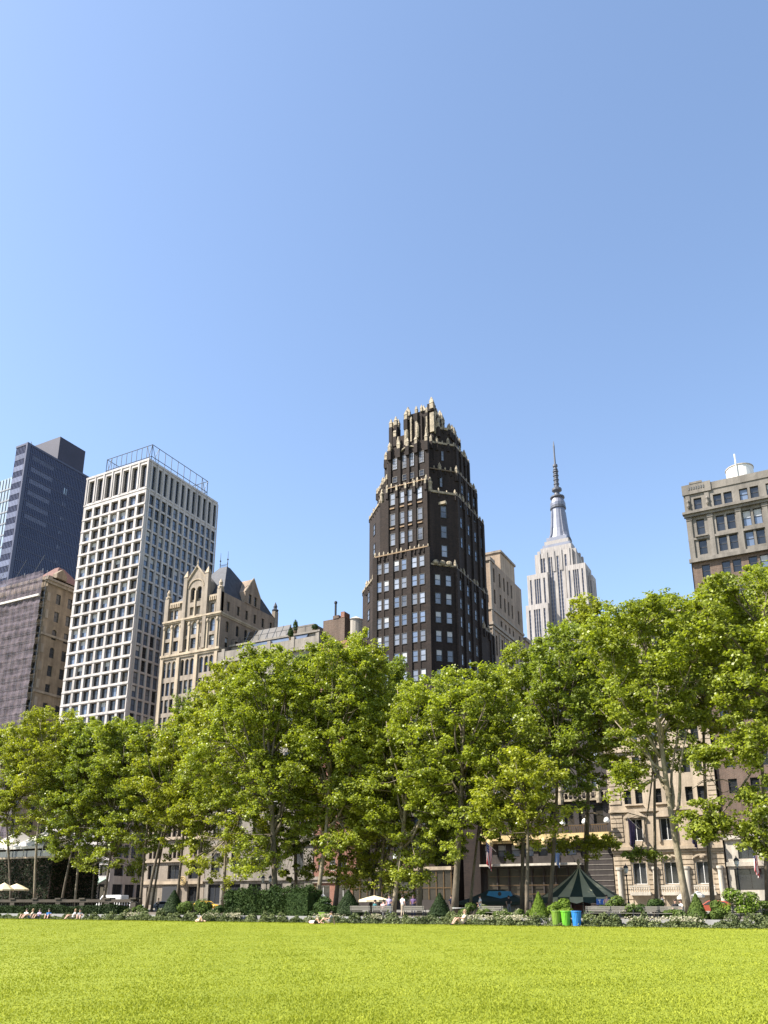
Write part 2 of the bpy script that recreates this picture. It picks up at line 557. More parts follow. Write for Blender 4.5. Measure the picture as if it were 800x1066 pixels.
# ------------------------------------------------------------------ people (built first: each is one skinned body)
def person(label, loc, rz, pose, top, legs, hair='hair_dark', skin=None, group=None, sc=1.0):
    skin = skin or SKIN
    if pose == 'stand':
        J = dict(pel=(0, 0, .95), che=(0, .01, 1.25), nec=(0, .02, 1.5), hea=(0, 0, 1.66), top=(0, 0, 1.73),
                 sl=(-.19, .02, 1.42), el=(-.25, .04, 1.14), wl=(-.22, -.10, .92), sr=(.19, .02, 1.42), er=(.24, .0, 1.14), wr=(.12, -.22, 1.1),
                 hl=(-.10, 0, .90), kl=(-.11, -.03, .50), al=(-.11, .03, .08), tl=(-.12, -.14, .04), hr=(.10, 0, .90), kr=(.12, -.02, .50), ar=(.13, .04, .08), tr=(.14, -.13, .04))
    elif pose == 'sit':      # on a seat 0.45 high
        J = dict(pel=(0, .05, .56), che=(0, .03, .86), nec=(0, .0, 1.10), hea=(0, -.04, 1.26), top=(0, -.05, 1.33),
                 sl=(-.19, .0, 1.02), el=(-.25, -.06, .76), wl=(-.15, -.28, .68), sr=(.19, .0, 1.02), er=(.26, -.08, .76), wr=(.13, -.30, .70),
                 hl=(-.10, .0, .54), kl=(-.12, -.42, .52), al=(-.12, -.42, .08), tl=(-.13, -.58, .04), hr=(.10, .0, .54), kr=(.12, -.42, .52), ar=(.13, -.36, .08), tr=(.14, -.52, .04))
    elif pose == 'ground':   # sitting on the grass, knees up, leaning back on hands
        J = dict(pel=(0, .0, .13), che=(0, .13, .42), nec=(0, .20, .66), hea=(0, .19, .82), top=(0, .18, .90),
                 sl=(-.19, .18, .58), el=(-.27, .36, .34), wl=(-.27, .42, .07), sr=(.19, .17, .58), er=(.25, -.02, .40), wr=(.14, -.28, .44),
                 hl=(-.10, -.05, .13), kl=(-.13, -.42, .46), al=(-.12, -.68, .07), tl=(-.13, -.82, .04), hr=(.10, -.05, .13), kr=(.13, -.42, .42), ar=(.13, -.74, .07), tr=(.14, -.88, .04))
    else:                    # lying on the back, one knee raised
        J = dict(pel=(0, 0, .13), che=(0, .30, .15), nec=(0, .54, .15), hea=(0, .70, .17), top=(0, .78, .17),
                 sl=(-.19, .47, .14), el=(-.33, .25, .08), wl=(-.30, .02, .06), sr=(.19, .47, .14), er=(.36, .60, .08), wr=(.20, .76, .07),
                 hl=(-.10, -.05, .12), kl=(-.12, -.40, .46), al=(-.12, -.60, .07), tl=(-.13, -.74, .05), hr=(.10, -.05, .12), kr=(.12, -.46, .12), ar=(.13, -.88, .08), tr=(.15, -.93, .17))
    rad = dict(pel=.15, che=.155, nec=.062, hea=.100, top=.075, sl=.072, el=.048, wl=.033, sr=.072, er=.048, wr=.033, hl=.095, kl=.064, al=.042, tl=.04, hr=.095, kr=.064, ar=.042, tr=.04)
    E = [('pel', 'che'), ('che', 'nec'), ('nec', 'hea'), ('hea', 'top'), ('che', 'sl'), ('sl', 'el'), ('el', 'wl'), ('che', 'sr'), ('sr', 'er'), ('er', 'wr'),
         ('pel', 'hl'), ('hl', 'kl'), ('kl', 'al'), ('al', 'tl'), ('pel', 'hr'), ('hr', 'kr'), ('kr', 'ar'), ('ar', 'tr')]
    names = list(J)
    me = bpy.data.meshes.new('body')
    me.from_pydata([J[n] for n in names], [(names.index(a), names.index(b)) for a, b in E], [])
    o = bpy.data.objects.new('tmp_body', me)
    COL.objects.link(o)
    o.modifiers.new('s', 'SKIN')
    for i, n in enumerate(names):
        me.skin_vertices[0].data[i].radius = (rad[n], rad[n])
        me.skin_vertices[0].data[i].use_root = (n == 'pel')
    sub = o.modifiers.new('d', 'SUBSURF')
    sub.levels = sub.render_levels = 1
    dg = bpy.context.evaluated_depsgraph_get()
    ev = o.evaluated_get(dg)
    bm = bpy.data.meshes.new_from_object(ev)
    b = MB()
    V = [tuple(v.co) for v in bm.vertices]
    seg = [(Vector(J[a]), Vector(J[c]), a, c) for a, c in E]

    def cls(p):
        best, t = 9, None
        for a, c, na, nc in seg:
            d = c - a
            k = max(0, min(1, (p - a).dot(d) / d.length_squared))
            q = (p - a - d * k).length - 0.5 * (rad[na] * (1 - k) + rad[nc] * k)
            if q < best: best, t = q, (na, nc, k)
        na, nc, k = t
        if na in ('nec', 'hea'): return skin
        if na in ('al', 'ar'): return CLOTH['black']
        if nc in ('wl', 'wr') or (nc in ('el', 'er') and k > .55): return skin
        if na in ('hl', 'hr', 'kl', 'kr') or nc in ('hl', 'hr'):
            if pose in ('ground', 'lie') and (na[0] == 'k' or k > .6): return skin
            return CLOTH[legs]
        return CLOTH[top] if not (na == 'pel' and k < .2) else CLOTH[legs]
    b.v = V
    for p in bm.polygons:
        b.f.append(tuple(p.vertices))
        b.m.append(b.mi(cls(p.center)))
    # hands: palm and five unequal bent fingers; face: nose, ears, eyes
    for w, e in (('wl', 'el'), ('wr', 'er')):
        W, D = Vector(J[w]), (Vector(J[w]) - Vector(J[e])).normalized()
        S = D.cross(Vector((0, 0, 1)))
        S = S.normalized() if S.length > .1 else Vector((1, 0, 0))
        N = S.cross(D)
        b.tube([W - D * .01, W + D * .04, W + D * .085], [.03, .036, .032], 6, skin)
        for i, (off, L) in enumerate(((-.027, .065), (-.009, .075), (.009, .07), (.027, .055))):
            q = W + D * .08 + S * off
            b.tube([q, q + D * L * .55 + N * .006, q + D * L * .85 + N * .03], [.009, .008, .006], 5, skin)
        q = W + D * .03 - S * .03
        b.tube([q, q + D * .03 - S * .022, q + D * .06 - S * .024], [.011, .009, .007], 5, skin)
    H, U = Vector(J['hea']), (Vector(J['top']) - Vector(J['nec'])).normalized()
    FW = Vector((0, -1, 0)) if pose != 'lie' else Vector((0, 0, 1))
    FW = (FW - U * FW.dot(U)).normalized()
    SD = U.cross(FW)
    b.tube([H + FW * .09 + U * .03, H + FW * .118 - U * .01], [.010, .016], 5, skin)
    b.box(*sum(((float((H + FW * .1 - U * .045)[i]) - .016, float((H + FW * .1 - U * .045)[i]) + .016) for i in range(3)), ()), CLOTH['pink'])
    for s_ in (-1, 1):
        b.ball(H + SD * s_ * .1, (.02, .02, .03), skin, 6, 4)
        b.ball(H + FW * .088 + SD * s_ * .034 + U * .03, .012, CLOTH['black'], 6, 4)
    bpy.data.objects.remove(o)
    root = thing('person', label, 'person', loc, rz, group)
    root.scale = (sc, sc, sc)
    b.build('body', root, True)
    h = MB()
    h.ball(H + U * .035 - FW * .028, (.112, .112, .112), hair, 12, 7)
    h.build('hair', root, True)
    return root


LY, TZ = 58.0, 0.45           # far edge of the lawn, height of the terrace behind it


def gx(px, Y): return px_x(px, Y)


g1 = 'people sitting by the balustrade at the lawn edge'
for px, rz, top, legs, hr, lab in (
        (28, .3, 'white', 'grey', 'hair_dark', 'seated person in white top, leftmost of the group before the balustrade'),
        (33.5, -.5, 'beige', 'denim', 'hair_fair', 'seated person in beige top between the white and the lavender tops'),
        (41.5, .2, 'lavender', 'navy', 'hair_dark', 'seated person in lavender top before the balustrade'),
        (52, .6, 'blue', 'navy', 'hair_dark', 'person in bright blue top sitting before the balustrade'),
        (77.5, -.4, 'white', 'beige', 'hair_fair', 'fair haired person in white top, left one of the pair sitting by the balustrade'),
        (84.5, .7, 'grey', 'beige', 'hair_dark', 'person in grey top sitting right beside the fair haired one in white')):
    person(lab, (gx(px, LY + .9), LY + .9, 0.02), rz, 'ground', top, legs, hr, group=g1, sc=1.05)
person('person stretched out on the lawn under the flower bed, in pale beige clothes', (gx(210, 57), 57, 0.02), R(62), 'lie', 'beige', 'beige', 'hair_fair')
person('person lying on the lawn in white top and black shorts, knee raised', (gx(329, 55.8), 55.8, 0.02), R(72), 'lie', 'white', 'black', 'hair_dark')
person('person sitting upright on the lawn next to the lying one', (gx(343, 56), 56, 0.02), R(-60), 'ground', 'grey', 'beige', 'hair_dark')
person('person in beige sitting hunched at the lawn edge beside the yew cone', (gx(481, 58.3), 58.3, 0.02), R(-40), 'ground', 'beige', 'beige', 'hair_fair', sc=1.15)
for px, Y, rz, pose, top, legs, lab in (
        (390.5, 61.5, 2.6, 'sit', 'teal', 'black', 'person in dark teal top sitting on the bench before the arched entrance'),
        (399.5, 61.4, 3.4, 'sit', 'pink', 'grey', 'person in pink top sitting on the bench before the arched entrance'),
        (405.5, 64.5, .4, 'stand', 'lavender', 'denim', 'standing person in lavender top behind the bench'),
        (419.5, 64, 2.9, 'stand', 'white', 'beige', 'standing person in white shirt before the arched doorway'),
        (430.5, 64.6, .2, 'stand', 'purple', 'navy', 'standing person in dark purple right of the white shirt'),
        (703, 66, .4, 'sit', 'black', 'denim', 'person in black sitting at the cafe table by the trunk'),
        (709, 66.3, -.8, 'sit', 'white', 'black', 'person in white shirt sitting at the cafe table'),
        (470, 70, 1.2, 'stand', 'navy', 'beige', 'standing person in navy top by the thick brown trunk'),
        (500, 72, -.9, 'stand', 'white', 'denim', 'standing person in white top by the green kiosk canopy'),
        (530, 78, .6, 'stand', 'black', 'grey', 'standing person in black under the right end of the kiosk canopy'),
        (632, 74, .2, 'stand', 'pink', 'navy', 'standing person in pink top before the blue carousel sign'),
        (690, 74, 2.2, 'stand', 'grey', 'black', 'standing person in grey top below the limestone windows'),
        (368, 72, -1.8, 'stand', 'blue', 'beige', 'standing person in blue top between yew cone and cream parasol'),
        (110, 96, .9, 'stand', 'white', 'navy', 'standing person in white top at the kerb behind the balustrade'),
        (165, 96, -.6, 'stand', 'beige', 'black', 'standing person in beige at the kerb right of the crossed trunks')):
    person(lab, (gx(px, Y), Y, TZ), rz, pose, top, legs, 'hair_dark', SKIN2 if top == 'purple' else SKIN)


# ------------------------------------------------------------------ windows
WCACHE = {}
WR = random.Random(11)
GRID_N = ['brown/dark/third'] * 6 + ['brown/blue/third', 'brown/brown/third', 'brown/dark/third/blind', 'brown/blue/third/blind']
GRID_W = ['dark/blue/rail'] * 5 + ['dark/dark/rail', 'dark/dark/rail', 'dark/blue/rail/blind', 'dark/pale/rail']
OLD = ['dark/pale/rail', 'dark/blue/rail', 'dark/pale/rail/blind', 'dark/dark/rail', 'dark/blue/rail/blind']
OLD_W = ['dark/brown/rail', 'dark/dark/rail', 'dark/brown/rail/blind', 'dark/brown/rail']


def win_geo(w, h, style):
    """frame and pane builders: bottom centre at the origin, facing -y"""
    k = style.split('/')
    fm, gm = 'frame_' + k[0], 'glass_' + k[1]
    t = min(.09, w * .09)
    f = MB()
    f.box(-w / 2, -w / 2 + t, -.04, .06, 0, h, fm)
    f.box(w / 2 - t, w / 2, -.04, .06, 0, h, fm)
    f.box(-w / 2 + t, w / 2 - t, -.04, .06, 0, t, fm)
    f.box(-w / 2 + t, w / 2 - t, -.04, .06, h - t, h, fm)
    if 'rail' in k: f.box(-w / 2 + t, w / 2 - t, -.02, .05, h * .5 - t * .4, h * .5 + t * .4, fm)
    if 'mull' in k: f.box(-t * .45, t * .45, -.03, .05, t, h - t, fm)
    if 'third' in k: f.box(w * .17 - t * .5, w * .17 + t * .5, -.03, .05, t, h - t, fm)
    if 'grid' in k:
        for i in (1, 2): f.box(-w / 2 + w * i / 3 - t * .3, -w / 2 + w * i / 3 + t * .3, -.02, .05, t, h - t, fm)
        for i in (1, 2, 3): f.box(-w / 2 + t, w / 2 - t, -.015, .045, h * i / 4 - t * .3, h * i / 4 + t * .3, fm)
    g = MB()
    if 'blind' in k:
        bh = h * .45
        g.face([(-w / 2 + t, .03, t), (w / 2 - t, .03, t), (w / 2 - t, .03, h - bh), (-w / 2 + t, .03, h - bh)], gm)
        g.face([(-w / 2 + t, .03, h - bh), (w / 2 - t, .03, h - bh), (w / 2 - t, .03, h - t), (-w / 2 + t, .03, h - t)], 'blind')
    else:
        g.face([(-w / 2 + t, .03, t), (w / 2 - t, .03, t), (w / 2 - t, .03, h - t), (-w / 2 + t, .03, h - t)], gm)
    return f, g


def add_to(a, b):
    n = len(a.v)
    a.v += b.v
    a.f += [tuple(n + i for i in f) for f in b.f]
    a.m += [a.mi(b.ml[i]) for i in b.m]


class Building:
    """a root Empty, walls with real openings, windows set in the openings"""

    def __init__(s, name, label, cat, x, y, z=0.5, group=None):
        s.o = (x, y, z)
        s.root = thing(name, label, cat, s.o, 0, group)
        s.wall = MB(s.o)
        s.wins = []

    def mb(s): return MB(s.o)

    def facade(s, plane, c, a0, a1, z0, z1, rows, m, depth=.3, rev=None, mb=None):
        """rows: list of (z0, z1, [(a_center, w), ...], style or None)"""
        mb = mb or s.wall
        rev = rev or m
        P = (lambda a, d, z: (a, c + d, z)) if plane == 'N' else (lambda a, d, z: (c - d, a, z))
        holes = [(a - w / 2, a + w / 2, r[0], r[1]) for r in rows for a, w in r[2]]
        zs = sorted({z0, z1} | {q for h in holes for q in h[2:]})
        for zi in range(len(zs) - 1):
            zl, zh = zs[zi], zs[zi + 1]
            if zh <= z0 + 1e-6 or zl >= z1 - 1e-6: continue
            zm = (zl + zh) / 2
            hs = sorted(h for h in holes if h[2] < zm < h[3])
            a = a0
            for h in hs:
                if h[0] > a: mb.face([P(a, 0, zl), P(h[0], 0, zl), P(h[0], 0, zh), P(a, 0, zh)], m)
                a = h[1]
            if a < a1: mb.face([P(a, 0, zl), P(a1, 0, zl), P(a1, 0, zh), P(a, 0, zh)], m)
        for h in holes:
            l, r, b, t = h
            d = depth
            mb.face([P(l, 0, b), P(l, d, b), P(l, d, t), P(l, 0, t)], rev)
            mb.face([P(r, d, b), P(r, 0, b), P(r, 0, t), P(r, d, t)], rev)
            mb.face([P(l, 0, b), P(r, 0, b), P(r, d, b), P(l, d, b)], rev)
            mb.face([P(l, d, t), P(r, d, t), P(r, 0, t), P(l, 0, t)], rev)
        for zb, zt, cols, st in rows:
            for a, w in cols:
                if st: s.window(plane, c, a, w, zb, zt, WR.choice(st) if isinstance(st, list) else st, depth)
                else: mb.face([P(a - w / 2, depth, zb), P(a + w / 2, depth, zb), P(a + w / 2, depth, zt), P(a - w / 2, depth, zt)], 'glass_dark')

    def window(s, plane, c, a, w, zb, zt, st, depth):
        d = depth - .065
        x, y = (a, c + d) if plane == 'N' else (c - d, a)
        s.wins.append((x, y, zb, 0 if plane == 'N' else math.pi / 2, round(w - .004, 3), round(zt - zb - .004, 3), st))

    def window_at(s, x, y, zb, rz, w, h, st): s.wins.append((x, y, zb, rz, round(w, 3), round(h, 3), st))

    def arch(s, plane, c, a, w, zt, m, mb=None, proud=0, seg=8, depth=.3, point=1.0):
        """fills the two top corners of an opening so that it reads as an arch"""
        mb = mb or s.wall
        r = w / 2
        for sg in (-1, 1):
            pts = [(a + sg * r, zt)]
            for i in range(seg + 1):
                t = math.pi / 2 * i / seg
                pts.append((a + sg * r * math.cos(t), zt - r * point + r * point * math.sin(t)))
            if sg == 1: pts = pts[::-1]
            if plane == 'N': mb.prism(pts, 'y', c + .004 - proud, c + depth - .08, m)
            else: mb.prism([(p[0], p[1]) for p in pts], 'x', c - .004 + proud, c - depth + .08, m)

    def finish(s, wall_name='wall', limit=100):
        if s.wall.v: s.wall.build(wall_name, s.root)

        def size(q):
            x, y, z = q[:3]
            dx, dy, dz = -x, -y, EYE - z
            L = math.sqrt(dx * dx + dy * dy + dz * dz)
            nx, ny = math.sin(q[3]), -math.cos(q[3])
            behind = 1 if z > 30 else .25
            return -q[4] * q[5] * max(.02, (nx * dx + ny * dy) / L) / L / L * behind
        ws = sorted(s.wins, key=size)
        for q in ws[:limit]:
            x, y, z, rz, w, h, st = q
            if (w, h, st) not in WCACHE:
                f, g = win_geo(w, h, st)
                WCACHE[(w, h, st)] = (f.mesh('window'), g.mesh('pane'))
            fm, gm = WCACHE[(w, h, st)]
            o = link('window', fm, s.root, (x - s.o[0], y - s.o[1], z - s.o[2]))
            o.rotation_euler = (0, 0, rz)
            link('pane', gm, o)
        if ws[limit:]:
            b = MB(s.o)
            for x, y, z, rz, w, h, st in ws[limit:]:
                cr, sr = math.cos(rz), math.sin(rz)
                for g in win_geo(w, h, st):
                    n = len(b.v)
                    b.v += [(x + vx * cr - vy * sr, y + vx * sr + vy * cr, z + vz) for vx, vy, vz in g.v]
                    b.f += [tuple(n + i for i in q) for q in g.f]
                    b.m += [b.mi(g.ml[i]) for i in g.m]
            o = b.build('window', s.root)
            o['kind'] = 'stuff'


YF = 115.0   # building line across the street
rnd = random.Random(3)

# ---- 1 white grid tower
B = Building('grid_tower', 'white stone tower with a square window grid and steel roof frame', 'tower', -128, YF, .55)
x0, x1, yb = -137.7, -119.0, 138.0
cols = [(x0 + .45 + 2.62 * (i + .5) - .02, 2.02) for i in range(7)]
rows = [(11.0 + 2.84 * i - 1.16, 11.0 + 2.84 * i + 1.08, cols, GRID_N) for i in range(27)]
rows = [r for r in rows if r[1] < 87]
logg = (87.35, 92.9, [(a, 1.75) for a, _ in cols], None)
B.facade('N', YF, x0, x1, 9.2, 94, rows + [logg], 'white_stone', .62)
wc = [(YF + .95 + 1.86 * (i + .5), 1.26) for i in range(12)]
rows = [(11.0 + 2.84 * i - 1.22, 11.0 + 2.84 * i + 1.18, wc, GRID_W) for i in range(27)]
rows = [r for r in rows if r[1] < 87]
rows += [(6.4, 8.4, [(YF + 2.2 + 3.1 * i, 2.3) for i in range(7)], 'dark/dark/mull'), (1.0, 4.9, [(YF + 2.2 + 3.1 * i, 2.5) for i in range(7)], 'dark/dark/mull')]
B.facade('W', x1, YF, yb, .55, 94, rows + [(87.3, 92.9, [(a, .95) for a, _ in wc], None)], 'white_stone', .38, 'grey_spandrel')
w = B.wall
w.face([(x0, yb, .55), (x0, YF, .55), (x0, YF, 94), (x0, yb, 94)], 'white_stone')
w.face([(x1, yb, .55), (x0, yb, .55), (x0, yb, 94), (x1, yb, 94)], 'white_stone')
w.face([(x0, YF, 93.4), (x1, YF, 93.4), (x1, yb, 93.4), (x0, yb, 93.4)], 'roof_felt')
# street storeys: shop front, white band
B.facade('N', YF, x0, x1, .55, 9.2, [(1.0, 4.9, [(x0 + 1.7 + 3.05 * i + .2, 2.6) for i in range(6)], 'dark/dark/mull'), (6.4, 8.4, [(x0 + 1.7 + 3.05 * i + .2, 2.4) for i in range(6)], 'dark/brown/mull')], 'white_stone', .4)
b = B.mb()
for z, h, p in ((93.55, .5, .14), (86.75, .42, .10), (9.15, .55, .3), (5.35, .4, .25)):
    b.box(x0 - p, x1 + p, YF - p, YF - .003, z, z + h, 'white_stone')
    if z > 20: b.box(x1 + .003, x1 + p, YF + .003, yb + p, z, z + h, 'white_stone')
build_each(b, 'cornice', B.root)
b = B.mb()
for i in range(26):
    z = 11.0 + 2.84 * i + 1.05
    if z > 86: break
    b.box(x0 + .003, x1 - .003, YF - .10, YF - .002, z + .12, z + .46, 'white_stone')
b.build('spandrel_band', B.root)
b = B.mb()
for i in range(8):
    xx = x0 + .26 + 2.62 * i
    b.box(xx - .2, xx + .2, YF - .16, YF - .003, 86.0 + 1.2, 93.5, 'white_stone')
for i in range(13):
    yy = YF + .93 + 1.86 * i
    b.box(x1 + .003, x1 + .12, yy - .17, yy + .17, 9.2, 93.5, 'white_stone')
b.build('pier', B.root)
b = B.mb()
fx0, fx1, fy0, fy1, fz = -134.2, -120.4, YF + 2.0, yb - 2.2, 98.9
n = 9
for i in range(n + 1):
    for yy in (fy0, fy1):
        xx = fx0 + (fx1 - fx0) * i / n
        b.tube([(xx, yy, 93.4), (xx, yy, fz)], .07, 5, 'steel')
    for xx in (fx0, fx1):
        yy = fy0 + (fy1 - fy0) * i / n
        b.tube([(xx, yy, 93.4), (xx, yy, fz)], .07, 5, 'steel')
for z in (fz, 96.0):
    b.tube([(fx0, fy0, z), (fx1, fy0, z)], .08, 5, 'steel'); b.tube([(fx1, fy0, z), (fx1, fy1, z)], .08, 5, 'steel')
    b.tube([(fx0, fy1, z), (fx1, fy1, z)], .08, 5, 'steel'); b.tube([(fx0, fy0, z), (fx0, fy1, z)], .08, 5, 'steel')
for a, c in (((fx0, fy0), (fx0 + 1.5, fy0)), ((fx1, fy1), (fx1, fy1 - 2.1)), ((fx1, fy0), (fx1, fy0 + 2.1)), ((fx1, fy0), (fx1 - 1.5, fy0))):
    b.tube([(*a, 93.6), (*c, fz)], .06, 5, 'steel'); b.tube([(*c, 93.6), (*a, fz)], .06, 5, 'steel')
b.ml = [M['dark_metal']]
b.build('roof_frame', B.root)
b = B.mb()
b.box(-133, -122.5, YF + 5, yb - 5, 93.4, 95.6, 'steel')
for i in range(4): b.lathe(-131 + 2.4 * i, YF + 8, [(.8, 95.6), (.8, 96.6), (.5, 96.8)], 12, 'frame_white')
build_each(b, 'plant_unit', B.root)
b = B.mb()
pts = [(YF - 2.4, 5.0), (YF - .01, 6.1), (YF - .01, 5.9), (YF - 2.4, 4.85)]
b.prism(pts, 'x', x0 + .3, x1 - .3, 'canvas_sage')
b.box(x0 + .3, x1 - .3, YF - 2.42, YF - 2.38, 4.45, 4.95, 'canvas_sage')
b.build('awning', B.root)
B.finish()

# ---- 2 dark glass tower (far) and the pale one beside it
B = Building('glass_tower', 'dark blue glass slab tower with a blank penthouse block on top', 'tower', -211, 150, .5)
X, H_ = -209.0, 142.5
w = B.wall
w.box(-214.3, X, 150, 175, .5, H_, 'tower_glass')
b = B.mb()
b.box(-226, X + .02, 161.6, 172.4, H_ - .01, 151.3, 'penthouse_metal')
b.build('penthouse', B.root)
b = B.mb()
for k in range(28): b.box(X + .003, X + .09, 150.9, 174.9, H_ - 3.0 - k * 4.1, H_ - 2.65 - k * 4.1, 'tower_mullion')
b.build('floor_line', B.root)
b = B.mb()
for i in range(38): b.box(X + .003, X + .16, 150.7 + i * .64, 150.79 + i * .64, 20, H_ - .5, 'tower_mullion')
for i in range(8): b.box(-214.2 + i * .68, -214.12 + i * .68, 149.86, 149.997, 20, H_ - .5, 'tower_mullion')
b.box(X - .5, X + .22, 149.75, 150.9, 20, H_ + .3, 'tower_mullion')
b.box(-214.5, X + .2, 149.8, 175.2, H_ - .45, H_ + .25, 'tower_mullion')
b.build('mullion', B.root)
for k in range(20):
    z = 139.2 - k * 4.1
    o = MB(B.o)
    o.box(-214.1, X - .6, 149.9, 149.985, z - 1.9, z, 'tower_band')
    o.build('window_band', B.root)
    o = MB(B.o)
    L = 8.6 if k < 6 else 6
    for j in range(int(L / .64)):
        o.box(X + .006, X + .05, 152.4 + j * .64, 152.4 + j * .64 + .5, z - 1.5, z, 'tower_band' if k < 6 else 'tower_glass')
    o.build('window_band', B.root)
for k in range(7):
    z = 134 - k * 5.2
    o = MB(B.o)
    o.box(X + .006, X + .06, 165.6, 166.0, z - (2.2 if k == 0 else 1.2), z, 'pale_glass' if k == 0 else 'tower_band')
    o.box(X + .006, X + .06, 166.5, 166.9, z - (2.2 if k == 0 else 1.2), z, 'pale_glass' if k == 0 else 'tower_band')
    o.build('window', B.root)
b = B.mb()
b.tube([(-222, 161.8, 150), (-223.2, 161.2, 153.2)], .12, 5, 'steel')
b.build('antenna', B.root)
B.finish()

B = Building('glass_tower', 'pale blue glass tower cut off by the left edge of the view', 'tower', -230, 152, .5)
B.wall.prism([(-250, 152), (-214.6, 152), (-214.6, 174), (-250, 174)], 'z', .5, 133.5, 'pale_glass')
b = B.mb()
for k in range(32): b.box(-250, -214.5, 151.85, 151.995, 2 + k * 4.1, 2.5 + k * 4.1, 'steel')
b.build('spandrel_band', B.root)
b = B.mb()
for k in range(24): b.box(-249.9 + k * 1.5, -249.75 + k * 1.5, 151.8, 151.99, 2, 133.3, 'steel')
b.build('mullion', B.root)
B.finish()

# ---- 3 old stone building under scaffolding
B = Building('netted_building', 'old tan stone building wrapped in purple grey scaffold netting', 'building', -155, YF, .55)
xa, xb, yk = -176.0, -146.4, 124.5
cols = [(xa + 2.2 + 2.9 * i, 1.4) for i in range(10)]
rows = [(3 + 4.2 * i, 5.6 + 4.2 * i, cols, 'dark/dark/rail') for i in range(16)]
B.facade('N', YF, xa, xb, .55, 72, rows, 'sooty_stone', .35)
wc = [(YF + 3.3, 1.25), (YF + 6.6, 1.25)]
rows = [(3 + 4.2 * i, 5.4 + 4.2 * i, wc, 'dark/dark/rail') for i in range(16)]
B.facade('W', xb, YF, yk, .55, 72, rows, 'sooty_stone', .3)
for i in (3, 12, 13): B.arch('W', xb, wc[0][0], 1.25, 5.4 + 4.2 * i, 'sooty_stone')
w = B.wall
w.box(xa, xb, YF + .6, yk + 10, 71.2, 71.9, 'roof_felt')
w.face([(xa, yk, .55), (xa, YF, .55), (xa, YF, 72), (xa, yk, 72)], 'sooty_stone')
w.face([(xb, yk, .55), (xa, yk, .55), (xa, yk, 72), (xb, yk, 72)], 'sooty_stone')
b = B.mb()
for z, p, h in ((70.6, 1.0, .5), (70.0, .6, .6), (58.0, .35, .5), (45, .35, .5), (32, .3, .5)):
    b.box(xb + .003, xb + p, YF - p, yk, z, z + h, 'tan_stone')
for k in range(18): b.box(xb + .003, xb + .16, YF + .2 - .003, YF + .95, 2 + 4 * k, 4 + 4 * k, 'tan_stone')
build_each(b, 'cornice', B.root)
b = B.mb()
b.prism([(YF + 1.8, 72), (YF + 4.6, 72), (YF + 4.6, 73.1), (YF + 3.2, 74.4), (YF + 1.8, 73.1)], 'x', xb - 1.0, xb + .4, 'sooty_stone')
build_each(b, 'pediment', B.root)
b = B.mb()
b.loft([[(xb - 11, YF + 2, 72), (xb - .5, YF + 2, 72), (xb - .5, yk + 2, 72), (xb - 11, yk + 2, 72)], [(xb - 6, YF + 6, 77), (xb - 4.5, YF + 6, 77), (xb - 4.5, yk - 2, 77), (xb - 6, yk - 2, 77)]], 'red_tile')
b.build('roof', B.root)
B.finish()
sc_t = thing('scaffolding', 'pole scaffolding with wrinkled purple grey netting on the left facade', 'scaffolding', (-160, YF - 1.6, .55))
b = MB((-160, YF - 1.6, .55))
for i in range(16):
    xx = xa - .2 + i * 1.98
    for yy in (YF - 1.7, YF - .5): b.tube([(xx, yy, .55), (xx, yy, 71.5 if i % 3 else 73)], .06, 5, 'steel')
for k in range(34):
    z = 2.6 + k * 2.05
    b.tube([(xa - .4, YF - 1.7, z), (xb + .3, YF - 1.7, z)], .05, 5, 'steel')
for i in range(0, 15, 3):
    for k in range(0, 33, 4):
        xx, z = xa - .2 + i * 1.98, 2.6 + k * 2.05
        b.tube([(xx, YF - 1.72, z), (xx + 5.9, YF - 1.72, z + 8.1)], .04, 5, 'steel')
b.build('pole', sc_t)
b = MB((-160, YF - 1.6, .55))
for k in range(34):
    z = 2.6 + k * 2.05
    b.box(xa - .2, xb + .2, YF - 1.6, YF - .55, z + .06, z + .12, 'bench_wood')
b.box(-161.5, xb + .3, YF - 2.35, YF - 1.95, 66.3, 66.75, 'canvas_white')
b.build('deck', sc_t)
nx_, nz_ = 70, 110
V = []
rr = np.random.default_rng(5)
ph = rr.random((6, 3)) * 6.28
def neth(x, z): return YF - 1.95 + .10 * math.sin(x * 3.17 + ph[0, 0] + .4 * math.sin(z * .7)) + .09 * math.sin(z * 3.06 + ph[1, 0]) + .10 * math.sin(x * .9 + z * .33 + ph[2, 0]) * math.sin(z * 1.7 + ph[3, 0])
for j in range(nz_):
    for i in range(nx_):
        xs = [xa - .4 + (xb + .4 - xa + .4) * (i + d) / nx_ for d in (0, 1)]
        zs = [1 + 71.4 * (j + d) / nz_ for d in (0, 1)]
        for a, c in ((0, 0), (1, 0), (1, 1), (0, 1)): V.append((xs[a] + 160, neth(xs[a], zs[c]) - (YF - 1.6), zs[c] - .55))
me = raw_mesh('netting', np.array(V), 4, 'net')
link('netting', me, sc_t)

